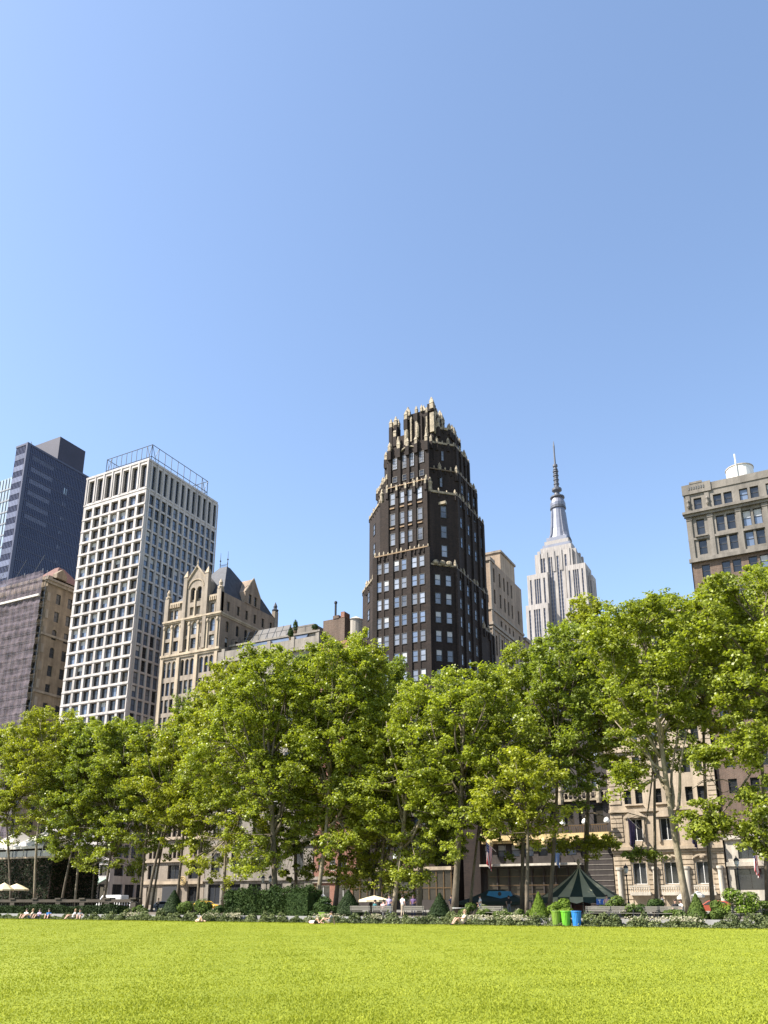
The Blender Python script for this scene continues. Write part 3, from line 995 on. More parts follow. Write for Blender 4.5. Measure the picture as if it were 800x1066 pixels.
# ---- 4 ornate tan building with a gabled front and slate roof
B = Building('gabled_building', 'ornate tan stone building with gabled dormers and steep slate roof', 'building', -103.5, YF, .55)
xa, xb, yk = -110.6, -96.5, 133.2
six = [-109.5, -107.3, -105.1, -102.9, -100.6, -98.4]
tri = [-109.7, -108.5, -107.3, -105.2, -104.0, -102.8, -100.5, -99.3, -98.1]
c6 = [(a, 1.25) for a in six]
c9 = [(a, .86) for a in tri]
rows = [(51.2, 53.9, c6, OLD), (48.4, 50.5, c6, OLD), (43.2, 46.4, c9, OLD), (39.6, 42.2, c9, OLD), (36.2, 38.8, c9, OLD), (32.8, 35.4, c9, OLD)]
z = 32.8
while z > 14:
    z -= 3.4
    rows.append((z, z + 2.6, c9, 'dark/brown/rail'))
low = [(a, 2.6) for a in (-108.3, -103.6, -98.8)]
rows += [(9.2, 11.6, [(a + d, .75) for a, _ in low for d in (-1, 0, 1)], 'dark/brown/rail'), (5.6, 8.0, low, 'dark/dark/mull'), (1.2, 4.3, low, 'dark/dark/mull')]
B.facade('N', YF, xa, xb, .55, 54.6, rows, 'tan_stone', .45)
for a in six: B.arch('N', YF, a, 1.25, 53.9, 'limestone', depth=.45, point=1.3)
for a in tri: B.arch('N', YF, a, .86, 46.4, 'limestone', depth=.45, point=1.2)
# top storey (slightly set back) and its parapet
B.facade('N', YF + .3, xa + .3, xb - .25, 54.6, 58.6, [(55.2, 57.1, [(-109.2, .95), (-108.0, .95), (-98.9, .95), (-97.6, .95)], 'dark/pale/rail')], 'tan_stone', .35)
# west wall
wy = [117.2, 120.3, 123.0, 125.7, 128.4, 131.2]
cw = [(a, .95) for a in wy]
rows = [(55.6, 57.5, [(a, .85) for a in wy], 'dark/brown/rail'), (51.3, 53.5, cw, 'dark/dark/rail'), (48.2, 50.2, cw, OLD_W)]
z = 48.2
while z > 6:
    z -= 3.55
    rows.append((z, z + 2.0, cw, 'dark/brown/rail'))
B.facade('W', xb, YF, yk, .55, 59.0, rows, 'tan_brick', .28)
for a in wy: B.arch('W', xb, a, .95, 53.5, 'tan_brick', depth=.28)
w = B.wall
w.face([(xa, yk, .55), (xa, YF, .55), (xa, YF, 58.6), (xa, yk, 58.6)], 'tan_brick')
w.face([(xb, yk, .55), (xa, yk, .55), (xa, yk, 59), (xb, yk, 59)], 'tan_brick')
w.face([(xa, YF, 54.6), (xb, YF, 54.6), (xb, YF + .5, 54.6), (xa, YF + .5, 54.6)], 'limestone')
w.face([(xb, YF, 54.6), (xb, YF + .3, 54.6), (xb, YF + .3, 59), (xb, YF, 59)], 'tan_stone')
# front gable bay with paired arched windows
gx0, gx1 = -105.4, -100.3
b = B.mb()
GY = YF - .12
B2 = b
B.facade('N', GY, gx0, gx1, 54.6, 62.2, [(57.9, 61.0, [(-103.65, 1.15), (-102.05, 1.15)], 'dark/dark/rail'), (55.2, 56.9, [(-103.65, 1.0), (-102.05, 1.0)], 'dark/pale/rail')], 'tan_stone', .6, mb=b)
for a in (-103.65, -102.05): B.arch('N', GY, a, 1.15, 61.0, 'tan_stone', mb=b, depth=.6)
b.prism([(gx0, 62.2), (gx1, 62.2), (-102.85, 65.2)], 'y', GY, YF + 2.5, 'tan_stone')
b.box(gx0, gx0 + .02, GY, YF + 2.5, 54.6, 62.2, 'tan_stone'); b.box(gx1 - .02, gx1, GY, YF + 2.5, 54.6, 62.2, 'tan_stone')
b.build('front_gable', B.root)
b = B.mb()
for xx in (gx0 - .1, gx1 + .1, -102.85):
    zt = 63.4 if xx != -102.85 else 57.9
    if xx == -102.85: b.box(xx - .16, xx + .16, GY - .22, GY - .003, 54.7, 60.2, 'limestone')
    else:
        b.box(xx - .42, xx + .42, GY - .3, GY + .6, 48, zt, 'tan_stone')
        b.loft([[(xx - .5, GY - .38, zt), (xx + .5, GY - .38, zt), (xx + .5, GY + .68, zt), (xx - .5, GY + .68, zt)], [(xx - .05, GY + .1, zt + 1.5), (xx + .05, GY + .1, zt + 1.5), (xx + .05, GY + .2, zt + 1.5), (xx - .05, GY + .2, zt + 1.5)]], 'limestone')
for sg in (-1, 1):   # raking coping and the blind arch under it
    b.tube([(-102.85 + sg * 2.7, GY - .1, 62.1), (-102.85, GY - .1, 65.45)], .2, 6, 'limestone')
for i in range(10):
    t0, t1 = math.pi * i / 10, math.pi * (i + 1) / 10
    b.tube([(-102.85 + 1.9 * math.cos(t0), GY - .06, 60.9 + 1.7 * math.sin(t0)), (-102.85 + 1.9 * math.cos(t1), GY - .06, 60.9 + 1.7 * math.sin(t1))], .14, 5, 'limestone')
b.lathe(-102.85, GY, [(.25, 65.2), (.1, 65.9), (.18, 66.1), (.02, 66.9)], 8, 'limestone')
for xx in (xa + .45, xb - .5):
    b.box(xx - .5, xx + .5, YF - .25, YF + .7, 54.9, 59.6, 'tan_stone')
    b.lathe(xx, YF + .2, [(.55, 59.6), (.62, 60.0), (.3, 60.3), (.42, 60.9), (.08, 61.7)], 8, 'limestone')
b.build('pinnacle', B.root)
b = B.mb()
for z, p, h in ((54.45, .45, .35), (54.15, .25, .3), (47.3, .4, .45), (46.9, .2, .4), (31.9, .35, .4), (12.4, .4, .5), (8.5, .35, .45), (4.7, .35, .5)):
    b.box(xa - .1, xb + (p if z > 40 else 0), YF - p, YF - .003, z, z + h, 'limestone')
    if z > 40: b.box(xb + .003, xb + p * .6, YF + .003, yk, z, z + h, 'limestone')
for z in (58.3,):
    b.box(xa + .2, gx0 - .6, YF - .05, YF + .45, z, z + .4, 'limestone'); b.box(gx1 + .6, xb - .1, YF - .05, YF + .45, z, z + .4, 'limestone')
    for i in range(6):
        for base in (xa + 1.2, gx1 + .9): b.box(base + i * .45, base + i * .45 + .22, YF - .12, YF + .25, z - .75, z - .003, 'limestone')
build_each(b, 'cornice', B.root)
b = B.mb()
for xx in (xa + .35, -106.15, -101.65, xb - .4):
    b.box(xx - .36, xx + .36, YF - .3, YF - .003, 12.9, 46.88, 'limestone')
for xx in [(-110.35)] + [(six[i] + six[i + 1]) / 2 for i in range(5)] + [-97.1]:
    b.box(xx - .2, xx + .2, YF - .2, YF - .003, 47.76, 53.2, 'limestone')
    b.lathe(xx, YF - .1, [(.26, 53.2), (.3, 53.5), (.18, 53.9)], 8, 'limestone')
build_each(b, 'pilaster', B.root)
b = B.mb()
rx, ry, rz_ = -100.7, 120.4, 66.8
b.loft([[(xa + .6, YF + .9, 58.4), (xb - .4, YF + .9, 58.4), (xb - .4, 132.4, 58.8), (xa + .6, 132.4, 58.8)],
        [(rx - 1.2, ry - .15, rz_), (rx + .7, ry - .15, rz_), (rx + .7, ry + .9, rz_), (rx - 1.2, ry + .9, rz_)]], 'slate')
b.prism([(126.5, 58.9), (133.0, 58.9), (126.5, 62.6)], 'x', xa + .6, xb - .3, 'slate')
rf = b.build('roof', B.root)
b = B.mb()
for xx in (rx - 1.2, rx + .7):
    b.tube([(xx, ry, rz_), (xx, ry, rz_ + 3.4)], [.09, .03], 5, 'iron')
    b.ball((xx, ry, rz_ + 1.6), .18, 'iron', 8, 5)
    b.ball((xx, ry, rz_ + .8), .13, 'iron', 8, 5)
for i in range(7):
    b.tube([(rx - 1.2 + i * .3, ry, rz_), (rx - 1.2 + i * .3, ry, rz_ + .75)], .035, 4, 'iron')
b.tube([(rx - 1.2, ry, rz_ + .5), (rx + .7, ry, rz_ + .5)], .04, 4, 'iron')
b.build('cresting', rf)
b = B.mb()
B.facade('W', xb + .12, 122.1, 127.1, 59.0, 61.4, [(59.2, 61.2, [(123.7, .9), (125.5, .9)], 'dark/brown/rail')], 'tan_brick', .3, mb=b)
b.prism([(122.1, 61.4), (127.1, 61.4), (124.6, 64.9)], 'x', xb - 5, xb + .12, 'tan_brick')
b.box(xb - 5, xb + .1, 122.1, 122.12, 59, 61.4, 'tan_brick'); b.box(xb - 5, xb + .1, 127.08, 127.1, 59, 61.4, 'tan_brick')
b.tube([(xb + .1, 122.0, 61.3), (xb + .1, 124.6, 65.05)], .15, 5, 'limestone'); b.tube([(xb + .1, 124.6, 65.05), (xb + .1, 127.2, 61.3)], .15, 5, 'limestone')
b.build('side_gable', B.root)
b = B.mb()
b.box(xb - .6, xb + .2, 132.2, 133.4, 54, 60.4, 'tan_stone')
b.lathe(xb - .2, 132.8, [(.6, 60.4), (.75, 60.8), (.35, 61.1), (.45, 61.6), (.05, 62.6)], 8, 'slate')
b.build('corner_turret', B.root)
b = B.mb()
b.box(-105.4, -101.8, YF - .5, YF - .06, 1.2, 4.3, 'dark_metal')
b.lathe(0, 0, [], 3, 'dark_metal') if False else None
build_each(b, 'shop_front', B.root)
B.finish()
# round yellow shop sign on the gabled building
p = at(190, 917, YF - .62)
sg_ = thing('shop_sign', 'round yellow sign with dark ring in a shop front', 'sign', (p[0], YF - .62, p[2]))
b = MB()
b.loft([[(r * math.cos(2 * math.pi * i / 20), y, r * math.sin(2 * math.pi * i / 20)) for i in range(20)] for r, y in ((.78, .1), (.78, 0))], 'yellow_stone')
b.build('disc', sg_)
b = MB()
for r_ in (.62, .34):
    for i in range(18):
        t0, t1 = 2 * math.pi * i / 18, 2 * math.pi * (i + 1) / 18
        b.tube([(r_ * math.cos(t0), -.02, r_ * math.sin(t0)), (r_ * math.cos(t1), -.02, r_ * math.sin(t1))], .05, 4, 'bronze')
b.ball((0, -.01, 0), (.16, .03, .16), 'dark_metal', 8, 5)
b.build('emblem', sg_)

# ---- 5 lower building with stepped roof terraces
B = Building('terrace_building', 'low stone fronted building with stepped roof terraces and brick penthouse', 'building', -83, YF, .55)
xa, xb, yk = -96.4, -66.2, 134.0
cols = [(xa + 1.8 + 2.45 * i, 1.3) for i in range(9)]
rows = [(1.4, 4.6, [(xa + 2.2 + 4.3 * i, 2.6) for i in range(5)], 'dark/dark/mull'), (6.6, 9.8, [(xa + 2.2 + 4.3 * i, 1.9) for i in range(5)], 'dark/dark/mull'), (12.2, 15.4, [(xa + 2.2 + 4.3 * i, 1.9) for i in range(5)], 'dark/brown/mull')]
rows += [(17 + 3.6 * i, 19.2 + 3.6 * i, cols, 'white/dark/rail') for i in range(7)]
B.facade('N', YF, xa, -74.2, .55, 44.9, rows, 'weathered_stone', .35)
rc = [(-72.7 + 2.1 * i, 1.1) for i in range(3)]
B.facade('N', YF + .15, -74.2, xb, .55, 44.9, [(1.2, 4.2, [(-72.3, 2.6), (-68.6, 2.6)], 'white/dark/mull')] + [(6.5 + 3.6 * i, 8.4 + 3.6 * i, rc, 'white/dark/rail') for i in range(10)], 'red_brick', .25)
w = B.wall
w.face([(xb, YF + .15, .55), (xb, yk, .55), (xb, yk, 44.9), (xb, YF + .15, 44.9)], 'red_brick')
w.face([(xa, yk, .55), (xa, YF, .55), (xa, YF, 44.9), (xa, yk, 44.9)], 'red_brick')
w.face([(-74.2, YF, .55), (-74.2, YF + .15, .55), (-74.2, YF + .15, 44.9), (-74.2, YF, 44.9)], 'weathered_stone')
w.face([(xa, YF, 44.3), (xb, YF, 44.3), (xb, yk, 44.3), (xa, yk, 44.3)], 'roof_felt')
b = B.mb()
b.box(xa + .05, -74.3, YF - .25, YF + .3, 44.9, 46.5, 'weathered_stone')
b.box(xa + .05, -74.2, YF - .6, YF - .26, 44.2, 44.75, 'weathered_stone')
for i in range(5): b.box(xa + 1 + 5.2 * i, xa + 1.7 + 5.2 * i, YF - .35, YF + .35, 44.95, 47.0, 'weathered_stone')
b.box(xa, xb, YF - .3, YF - .003, 5.1, 5.6, 'weathered_stone'); b.box(xa, -74.2, YF - .3, YF - .003, 10.6, 11.1, 'weathered_stone')
b.box(-74.15, xb, YF - .1, YF + .147, 4.6, 5.05, 'weathered_stone')
build_each(b, 'parapet', B.root)
b = B.mb()   # first set-back storey with a glazed sloping front
b.box(-95.5, -75.6, YF + 2.6, yk - 1, 44.3, 48.2, 'weathered_stone')
b.prism([(YF + 1.3, 46.6), (YF + 2.55, 48.3), (YF + 2.55, 46.6)], 'x', -92.5, -78, 'glass_blue')
b.box(-95.8, -75.4, YF + 2.2, yk - .8, 48.2, 48.55, 'weathered_stone')
b.build('roof_storey', B.root)
b = B.mb()
b.box(-93.5, -78.5, YF + 5, yk - 3, 48.55, 51.0, 'grey_stone')
b.prism([(YF + 3.6, 49.0), (YF + 4.96, 51.6), (YF + 4.96, 49.0)], 'x', -93.2, -83.5, 'glass_brown')
for i in range(7): b.tube([(-93.2 + i * 1.6, YF + 3.57, 49.0), (-93.2 + i * 1.6, YF + 4.93, 51.62)], .06, 4, 'steel')
b.build('skylight', B.root)
b = B.mb()
b.box(-75.3, -70.8, YF + 3.2, YF + 5.2, 44.3, 50.4, 'brown_brick')
b.box(-73.2, -72.0, YF + 3.1, YF + 4.5, 50.4, 51.0, 'brown_brick'); b.box(-71.6, -70.85, YF + 3.15, YF + 5.1, 50.4, 51.5, 'red_brick')
b.build('brick_penthouse', B.root)
b = B.mb()
b.tube([(-73.1, YF + 3.8, 51.3), (-73.1, YF + 3.8, 53.6)], .2, 8, 'iron'); b.lathe(-73.1, YF + 3.8, [(.3, 53.6), (.3, 53.9), (.05, 54.1)], 8, 'iron')
b.build('flue', B.root)
b = B.mb()
for i in range(10):
    xx = -95.4 + i * 2.1
    b.tube([(xx, YF + 2.35, 48.55), (xx, YF + 2.35, 49.6)], .04, 4, 'iron')
b.tube([(-95.4, YF + 2.35, 49.6), (-76.4, YF + 2.35, 49.6)], .04, 4, 'iron')
b.build('railing', B.root)
B.finish()
# water tank beside it
tk = thing('water_tank', 'squat grey wooden roof tank between the red penthouse and the black tower', 'water tank', (-75.3, 130, 44.3))
b = MB((-75.3, 130, 44.3))
b.lathe(-75.3, 130, [(1.72, 49.6), (1.72, 54.0)], 18, 'tank_wood'); b.build('barrel', tk, False)
b = MB((-75.3, 130, 44.3)); b.lathe(-75.3, 130, [(1.9, 54.0), (.1, 55.0)], 18, 'tank_wood'); b.build('lid', tk)
b = MB((-75.3, 130, 44.3))
for sx in (-1, 1):
    for sy in (-1, 1): b.tube([(-75.3 + sx * 1.1, 130 + sy * 1.1, 44.3), (-75.3 + sx * 1.1, 130 + sy * 1.1, 49.6)], .12, 5, 'steel')
b.build('stand', tk)

# ---- 6 black and gold tower
B = Building('black_tower', 'black brick stepped tower with gilded pinnacles on its crown', 'tower', -57.5, 124, .55)


def octa(xl, xr, ny, yb, cl, cr):
    return [(xl + cl, ny), (xr - cr, ny), (xr, ny + cr), (xr, yb - 1), (xr - 1, yb), (xl + 1, yb), (xl, yb - 1), (xl, ny + cl)]


def tier(mb, pl, z0, z1, m='black_brick'): mb.prism(pl, 'z', z0, z1, m)


T1 = octa(-67.3, -49.2, 115.0, 133.0, 4.7, 3.4)
w = B.wall
# tiers step back; each overlaps the one below by sitting on its roof
tier(w, octa(-68.6, -49.2, 115.0, 133.4, 5.8, 3.4), .55, 55.6)
tier(w, [(-62.8, 114.55), (-52.3, 114.55), (-52.3, 118), (-62.8, 118)], .56, 58.8)
tier(w, [(-60, 128), (-48.7, 128), (-48.7, 134.2), (-60, 134.2)], .57, 48)
tier(w, octa(-67.4, -49.35, 116.2, 133.0, 4.8, 3.4), 55.6, 70.0)
tier(w, [(-61.1, 116.0), (-53.2, 116.0), (-53.2, 120), (-61.1, 120)], 55.61, 72.3)
tier(w, octa(-66.2, -49.7, 117.4, 131.0, 4.4, 4.2), 70.0, 75.4)
tier(w, octa(-64.4, -50.2, 118.3, 128.8, 3.0, 3.4), 75.4, 81.2)
tier(w, [(-61.0, 117.0), (-53.6, 117.0), (-53.6, 121), (-61.0, 121)], 68.61, 81.0)
tier(w, octa(-62.8, -51.0, 118.9, 126.5, 2.0, 2.2), 81.2, 84.4)
tier(w, [(-58.6, 118.7), (-53.0, 118.7), (-53.0, 123.2), (-58.6, 123.2)], 77.6, 88.2)
C_ = 1 / math.sqrt(2)
P1 = [-61.8, -60.4, -58.45, -57.05, -55.1, -53.7]


def bwin(x, y, z, rz, w_=1.02, h_=1.95, st='dark/pale/rail'):
    nx, ny = math.sin(rz), -math.cos(rz)
    B.window_at(x + nx * .065, y + ny * .065, z - h_ / 2, rz, w_, h_, st)


zr = [56.4 - 3.30 * i for i in range(17)]
for i, z in enumerate(zr):
    if z < 9: break
    for x in P1: bwin(x, 114.55, z, 0, st=rnd.choice(['dark/pale/rail', 'dark/pale/rail', 'dark/pale/rail/blind', 'dark/blue/rail']))
    if i > 0:
        for t in (.30, .70): bwin(-52.6 + 3.4 * t, 115 + 3.4 * t, z, R(45), 1.05, 2.0, rnd.choice(['dark/pale/rail', 'dark/pale/rail/blind']))
        bwin(-62.8 - 5.8 * .5, 115 + 5.8 * .5, z, R(-45), 1.3, 2.0)
    for k, y in enumerate((120.0, 123.4, 126.8, 130.2)):
        if i > 0: bwin(-49.2, y, z, R(90), .95, 1.9, 'dark/pale/rail' if k % 2 == 0 else 'dark/blue/rail')
    if z < 46: bwin(-48.7, 133.1, z, R(90), .8, 1.8, 'dark/blue/rail')
for i, z in enumerate((70.0, 66.0, 62.2)):
    for x in (-59.9, -57.95, -56.55, -54.6): bwin(x, 116.0, z, 0, 1.0, 2.3)
    if i:
        bwin(-52.75 + 3.4 * .5, 116.2 + 3.4 * .5, z + .3, R(45), 1.1, 2.3)
        bwin(-62.6 - 4.8 * .5, 116.2 + 4.8 * .5, z + .3, R(-45), 1.2, 2.2)
    for y in (121.6, 125, 128.2, 131): bwin(-49.35, y, z - .6, R(90), .9, 2.0, 'dark/blue/rail')
bwin(-52.75 + 3.4 * .5, 116.2 + 3.4 * .5, 58.9, R(45), 1.1, 2.2)
for y in (123.4, 126.4, 129): bwin(-49.7, y, 72.9, R(90), .8, 1.8, 'dark/blue/rail')
for x, h_ in ((-59.95, 2.2), (-57.95, 2.6), (-56.55, 2.6), (-54.6, 2.2)):
    bwin(x, 117.0, 77.6, 0, .95, h_ + .1, 'dark/pale/grid')
    bwin(x, 117.0, 74.4, 0, .95, 1.2, 'dark/dark/rail')
for z in (78.6, 72.9): bwin(-53.6 + 1.7, 118.3 + 1.7 if z > 76 else 119.1, z, R(45), .5, 2.0, 'dark/pale/rail')
# dark brick piers between the window bays
b = B.mb()
for x in (-62.6, -61.1, -59.45, -57.75, -56.05, -54.4, -52.6):
    wd = .28 if x in (-61.1, -57.75, -54.4) else .42
    b.box(x - wd, x + wd, 114.55 - (.22 if wd > .3 else .1), 114.547, .6, 58.6, 'black_brick')
for x in (-60.95, -59.0, -57.25, -55.55, -53.4):
    b.box(x - .3, x + .3, 115.75, 115.997, 58.8, 72.0, 'black_brick')
    b.box(x - .28, x + .28, 116.72, 116.997, 72.3, 81.2, 'black_brick')
for y in (118.6, 121.7, 125.1, 128.5, 131.9): b.box(-49.197, -48.85, y - .55, y + .55, .6, 55.4, 'black_brick')
for y in (120.0, 123.3, 126.6, 129.7, 132): b.box(-49.347, -49.0, y - .4, y + .4, 55.6, 69.4, 'black_brick')
for y in (122.0, 124.9, 127.7, 130): b.box(-49.697, -49.4, y - .35, y + .35, 70.0, 75.0, 'black_brick')
for y in (132.4, 133.85): b.box(-48.697, -48.45, y - .3, y + .3, .6, 47.6, 'black_brick')
for y in (122.2, 124.4, 126.4, 128): b.box(-50.197, -49.9, y - .3, y + .3, 75.4, 80.8, 'black_brick')
b.build('pier', B.root)
# gilded pinnacles and crests along every set-back
b = B.mb()


def pin(x, y, z, s=1.0, g='gold_stone', dark=True):
    a = .24 * s
    if dark: b.box(x - a * 1.25, x + a * 1.25, y - a * 1.25, y + a * 1.25, z - 1.6 * s, z, 'black_brick')
    b.box(x - a, x + a, y - a, y + a, z, z + .75 * s, g)
    b.loft([[(x - a * 1.15, y - a * 1.15, z + .75 * s), (x + a * 1.15, y - a * 1.15, z + .75 * s), (x + a * 1.15, y + a * 1.15, z + .75 * s), (x - a * 1.15, y + a * 1.15, z + .75 * s)],
            [(x - .06, y - .06, z + 1.6 * s), (x + .06, y - .06, z + 1.6 * s), (x + .06, y + .06, z + 1.6 * s), (x - .06, y + .06, z + 1.6 * s)]], g)


def crest(p, q, z, n, s=1.0, band=.35):
    (xa_, ya_), (xb_, yb_) = p, q
    for i in range(n + 1):
        t = i / n
        pin(xa_ + (xb_ - xa_) * t, ya_ + (yb_ - ya_) * t, z - .35 + .3 * rnd.random(), s * rnd.choice((.55, .7, .85, 1.0, 1.25)))
    d = Vector((xb_ - xa_, yb_ - ya_, 0)).normalized()
    nn = Vector((d.y, -d.x, 0)) * .18
    b.loft([[(xa_ + nn.x, ya_ + nn.y, z - band), (xb_ + nn.x, yb_ + nn.y, z - band), (xb_ - nn.x, yb_ - nn.y, z - band), (xa_ - nn.x, ya_ - nn.y, z - band)],
            [(xa_ + nn.x, ya_ + nn.y, z), (xb_ + nn.x, yb_ + nn.y, z), (xb_ - nn.x, yb_ - nn.y, z), (xa_ - nn.x, ya_ - nn.y, z)]], 'bronze' if band < .3 else 'gold_stone')


crest((-62.6, 114.5), (-52.5, 114.5), 58.9, 12, .62, .22)
crest((-52.6, 115.05), (-49.3, 118.35), 56.0, 4, .75, .3)
for t in (.25, .5, .75): b.ball((-52.6 + 3.4 * t, 115 + 3.4 * t - .05, 56.2), .55, 'gold_stone', 8, 5)
crest((-68.5, 120.7), (-62.9, 115.05), 55.7, 6, .7, .3)
crest((-49.15, 118.6), (-49.15, 132.6), 55.7, 9, .7, .12)
crest((-48.65, 129.2), (-48.65, 134), 48.0, 4, .7, .15)
crest((-61, 115.95), (-53.3, 115.95), 72.4, 9, .55, .14)
crest((-52.7, 116.25), (-49.45, 119.5), 70.2, 3, .8, .4)
crest((-53.6, 117.6), (-49.85, 121.4), 75.5, 5, .8, .2)
crest((-67.3, 120.9), (-62.7, 116.3), 70.2, 5, .8, .35)
crest((-66.1, 121.7), (-61.9, 117.5), 75.5, 5, .8, .3)
crest((-49.3, 119.9), (-49.3, 132.4), 70.0, 9, .7, .14)
crest((-49.65, 121.8), (-49.65, 130.4), 75.5, 7, .75, .2)
crest((-64.3, 121.2), (-61.5, 118.4), 81.3, 4, .9, .3)
crest((-53.4, 118.5), (-50.3, 121.6), 81.3, 4, .9, .4)
crest((-50.15, 122.0), (-50.15, 128.3), 81.2, 6, .9, .3)
for x in (-60.9, -59.0, -57.25, -55.55, -53.5): pin(x, 116.75, 80.3, 1.15)
for x in (-60.95, -59.0, -57.25, -55.55, -53.4): pin(x, 115.8, 71.4, .75)
# crown clusters: gilded fins with dark gaps
for cx_, cy_, zt, n_ in ((-61.3, 119.6, 88.4, 4), (-51.9, 124.2, 86.4, 4)):
    for i in range(n_):
        ox, oy = (i % 2) * 1.0 - .5, (i // 2) * 1.0 - .5
        b.box(cx_ + ox - .33, cx_ + ox + .33, cy_ + oy - .33, cy_ + oy + .33, 78, zt - 1.6, 'black_brick')
        pin(cx_ + ox, cy_ + oy, zt - 1.7 + .3 * (i % 2), 1.25, dark=False)
for i in range(6):
    x = -58.4 + i * 1.06
    wf = (.34, .14, .2, .14, .14, .4)[i]
    b.box(x - wf, x + wf, 118.35, 118.69, 81.5 + (i % 3) * .8, 86.6 + .5 * (i % 2), 'gold_stone' if i != 3 else 'black_brick')
    pin(x, 118.6, (87.2, 86.4, 87.9, 88.0, 87.4, 87.9)[i], (1.3, .8, 1.0, .9, .8, 1.5)[i], dark=i % 2 == 0)
for i in range(6):
    y = 119.2 + i * .78
    b.box(-52.98, -52.7, y - .16, y + .16, 83, 87.6, 'black_brick' if i % 2 else 'gold_stone')
    pin(-52.9, y, 86.6 + .7 * (i % 2), .95, dark=False)
for x, y, z in ((-58.2, 119, 87.6), (-53.4, 119, 88.2), (-53.4, 122.8, 87.6), (-58.2, 122.8, 87), (-55.9, 121, 88.4)):
    b.box(x - .6, x + .6, y - .6, y + .6, z - .6, z + .9, 'black_brick'); pin(x, y, z + .5, 1.3, dark=False); pin(x + .5, y - .5, z + .2, .9, dark=False)
for x, z in ((-60.0, 83.2), (-58.2, 84.6), (-56.0, 84.9), (-54.2, 83.8)):
    b.lathe(x, 118.45, [(.22, z - 2.2), (.34, z - 1), (.3, z), (.1, z + .9)], 7, 'gold_stone')
for x in (-60.0, -58.0, -56.6, -54.6):
    b.box(x - .45, x + .45, 115.85, 115.99, 68.1, 68.35, 'bronze'); b.box(x - .45, x + .45, 115.85, 115.99, 64.2, 64.45, 'bronze')
crest((-53.2, 118.95), (-51.05, 121.05), 84.6, 3, 1.0, .5)
crest((-50.95, 121.4), (-50.95, 126.1), 84.5, 5, .95, .35)
crest((-62.7, 120.8), (-60.9, 119.0), 84.6, 3, 1.0, .4)
# statues on the flanks, arch heads over the upper windows
for x, y, z in ((-62.7, 117.2, 72.0), (-52.9, 116.6, 71.6)):
    b.lathe(x, y, [(.3, z - 1.6), (.42, z - 1.2), (.36, z - .2), (.46, z + .3), (.2, z + .7), (.24, z + 1.0), (.04, z + 1.4)], 8, 'gold_stone')
b.box(-51.75, -50.35, 117.3, 117.9, 67.6, 68.1, 'gold_stone')
for i in range(8):
    t0, t1 = math.pi * i / 8, math.pi * (i + 1) / 8
    b.tube([(-57.25 + 1.7 * math.cos(t0), 116.9, 79.2 + 1.2 * math.sin(t0)), (-57.25 + 1.7 * math.cos(t1), 116.9, 79.2 + 1.2 * math.sin(t1))], .16, 5, 'gold_stone')
b.build('gilded_crown', B.root)
# street storeys: bronze framed glass, arched doorway
b = B.mb()
for x0_, x1_ in ((-66.0, -59.6), (-55.4, -49.4)):
    b.box(x0_, x1_, 113.9, 114.3, 2.0, 6.2, 'glass_brown')
    b.box(x0_ - .1, x1_ + .1, 113.6, 114.5, 6.2, 6.7, 'limestone')
    for i in range(6):
        xx = x0_ + (x1_ - x0_) * i / 5
        b.box(xx - .08, xx + .08, 113.78, 113.897, 2.0, 6.2, 'bronze')
    b.box(x0_, x1_, 113.8, 113.9, 3.6, 3.75, 'bronze'); b.box(x0_, x1_, 113.8, 114.4, .55, 1.99, 'black_stone')
build_each(b, 'shop_front', B.root)
b = B.mb()
b.box(-59.5, -58.9, 113.5, 114.5, .55, 8.4, 'black_stone'); b.box(-56.1, -55.5, 113.5, 114.5, .55, 8.4, 'black_stone')
b.box(-58.897, -56.103, 113.7, 114.5, 6.4, 8.2, 'red_brick')
pts = [(-58.9, 4.4)] + [(-57.5 + 1.3 * math.cos(math.pi - math.pi * i / 12), 4.4 + 1.5 * math.sin(math.pi * i / 12)) for i in range(13)] + [(-56.1, 4.4), (-56.1, 6.398), (-58.9, 6.398)]
b.prism(pts, 'y', 113.6, 114.4, 'limestone')
b.box(-58.8, -56.2, 114.35, 114.5, .6, 5.9, 'glass_dark')
b.box(-58.7, -56.3, 114.2, 114.34, 3.0, 3.2, 'bronze'); b.box(-57.56, -57.44, 114.2, 114.34, .6, 3.0, 'bronze')
b.build('entrance', B.root)
b = B.mb()
for i in range(4): b.box(-58.65 + i * .62, -58.2 + i * .62, 113.3, 113.48, 8.0, 8.7, 'sign_white')
b.box(-58.9, -56.1, 113.49, 113.6, 7.9, 8.8, 'dark_metal')
b.build('name_board', B.root)
b = B.mb()
for k, z in enumerate((10.4, 14.2)):
    b.box(-66.4, -49.0, 113.9, 114.3, z, z + .5, 'black_stone')
    for i in range(24): b.lathe(-66 + i * .73, 114.1, [(.12, z + .5), (.06, z + .8), (.14, z + 1.1), (.1, z + 1.3)], 6, 'gold_stone' if k else 'black_stone')
    b.box(-66.4, -49.0, 113.95, 114.25, z + 1.3, z + 1.45, 'gold_stone' if k else 'black_stone')
b.build('balcony', B.root)
B.finish()

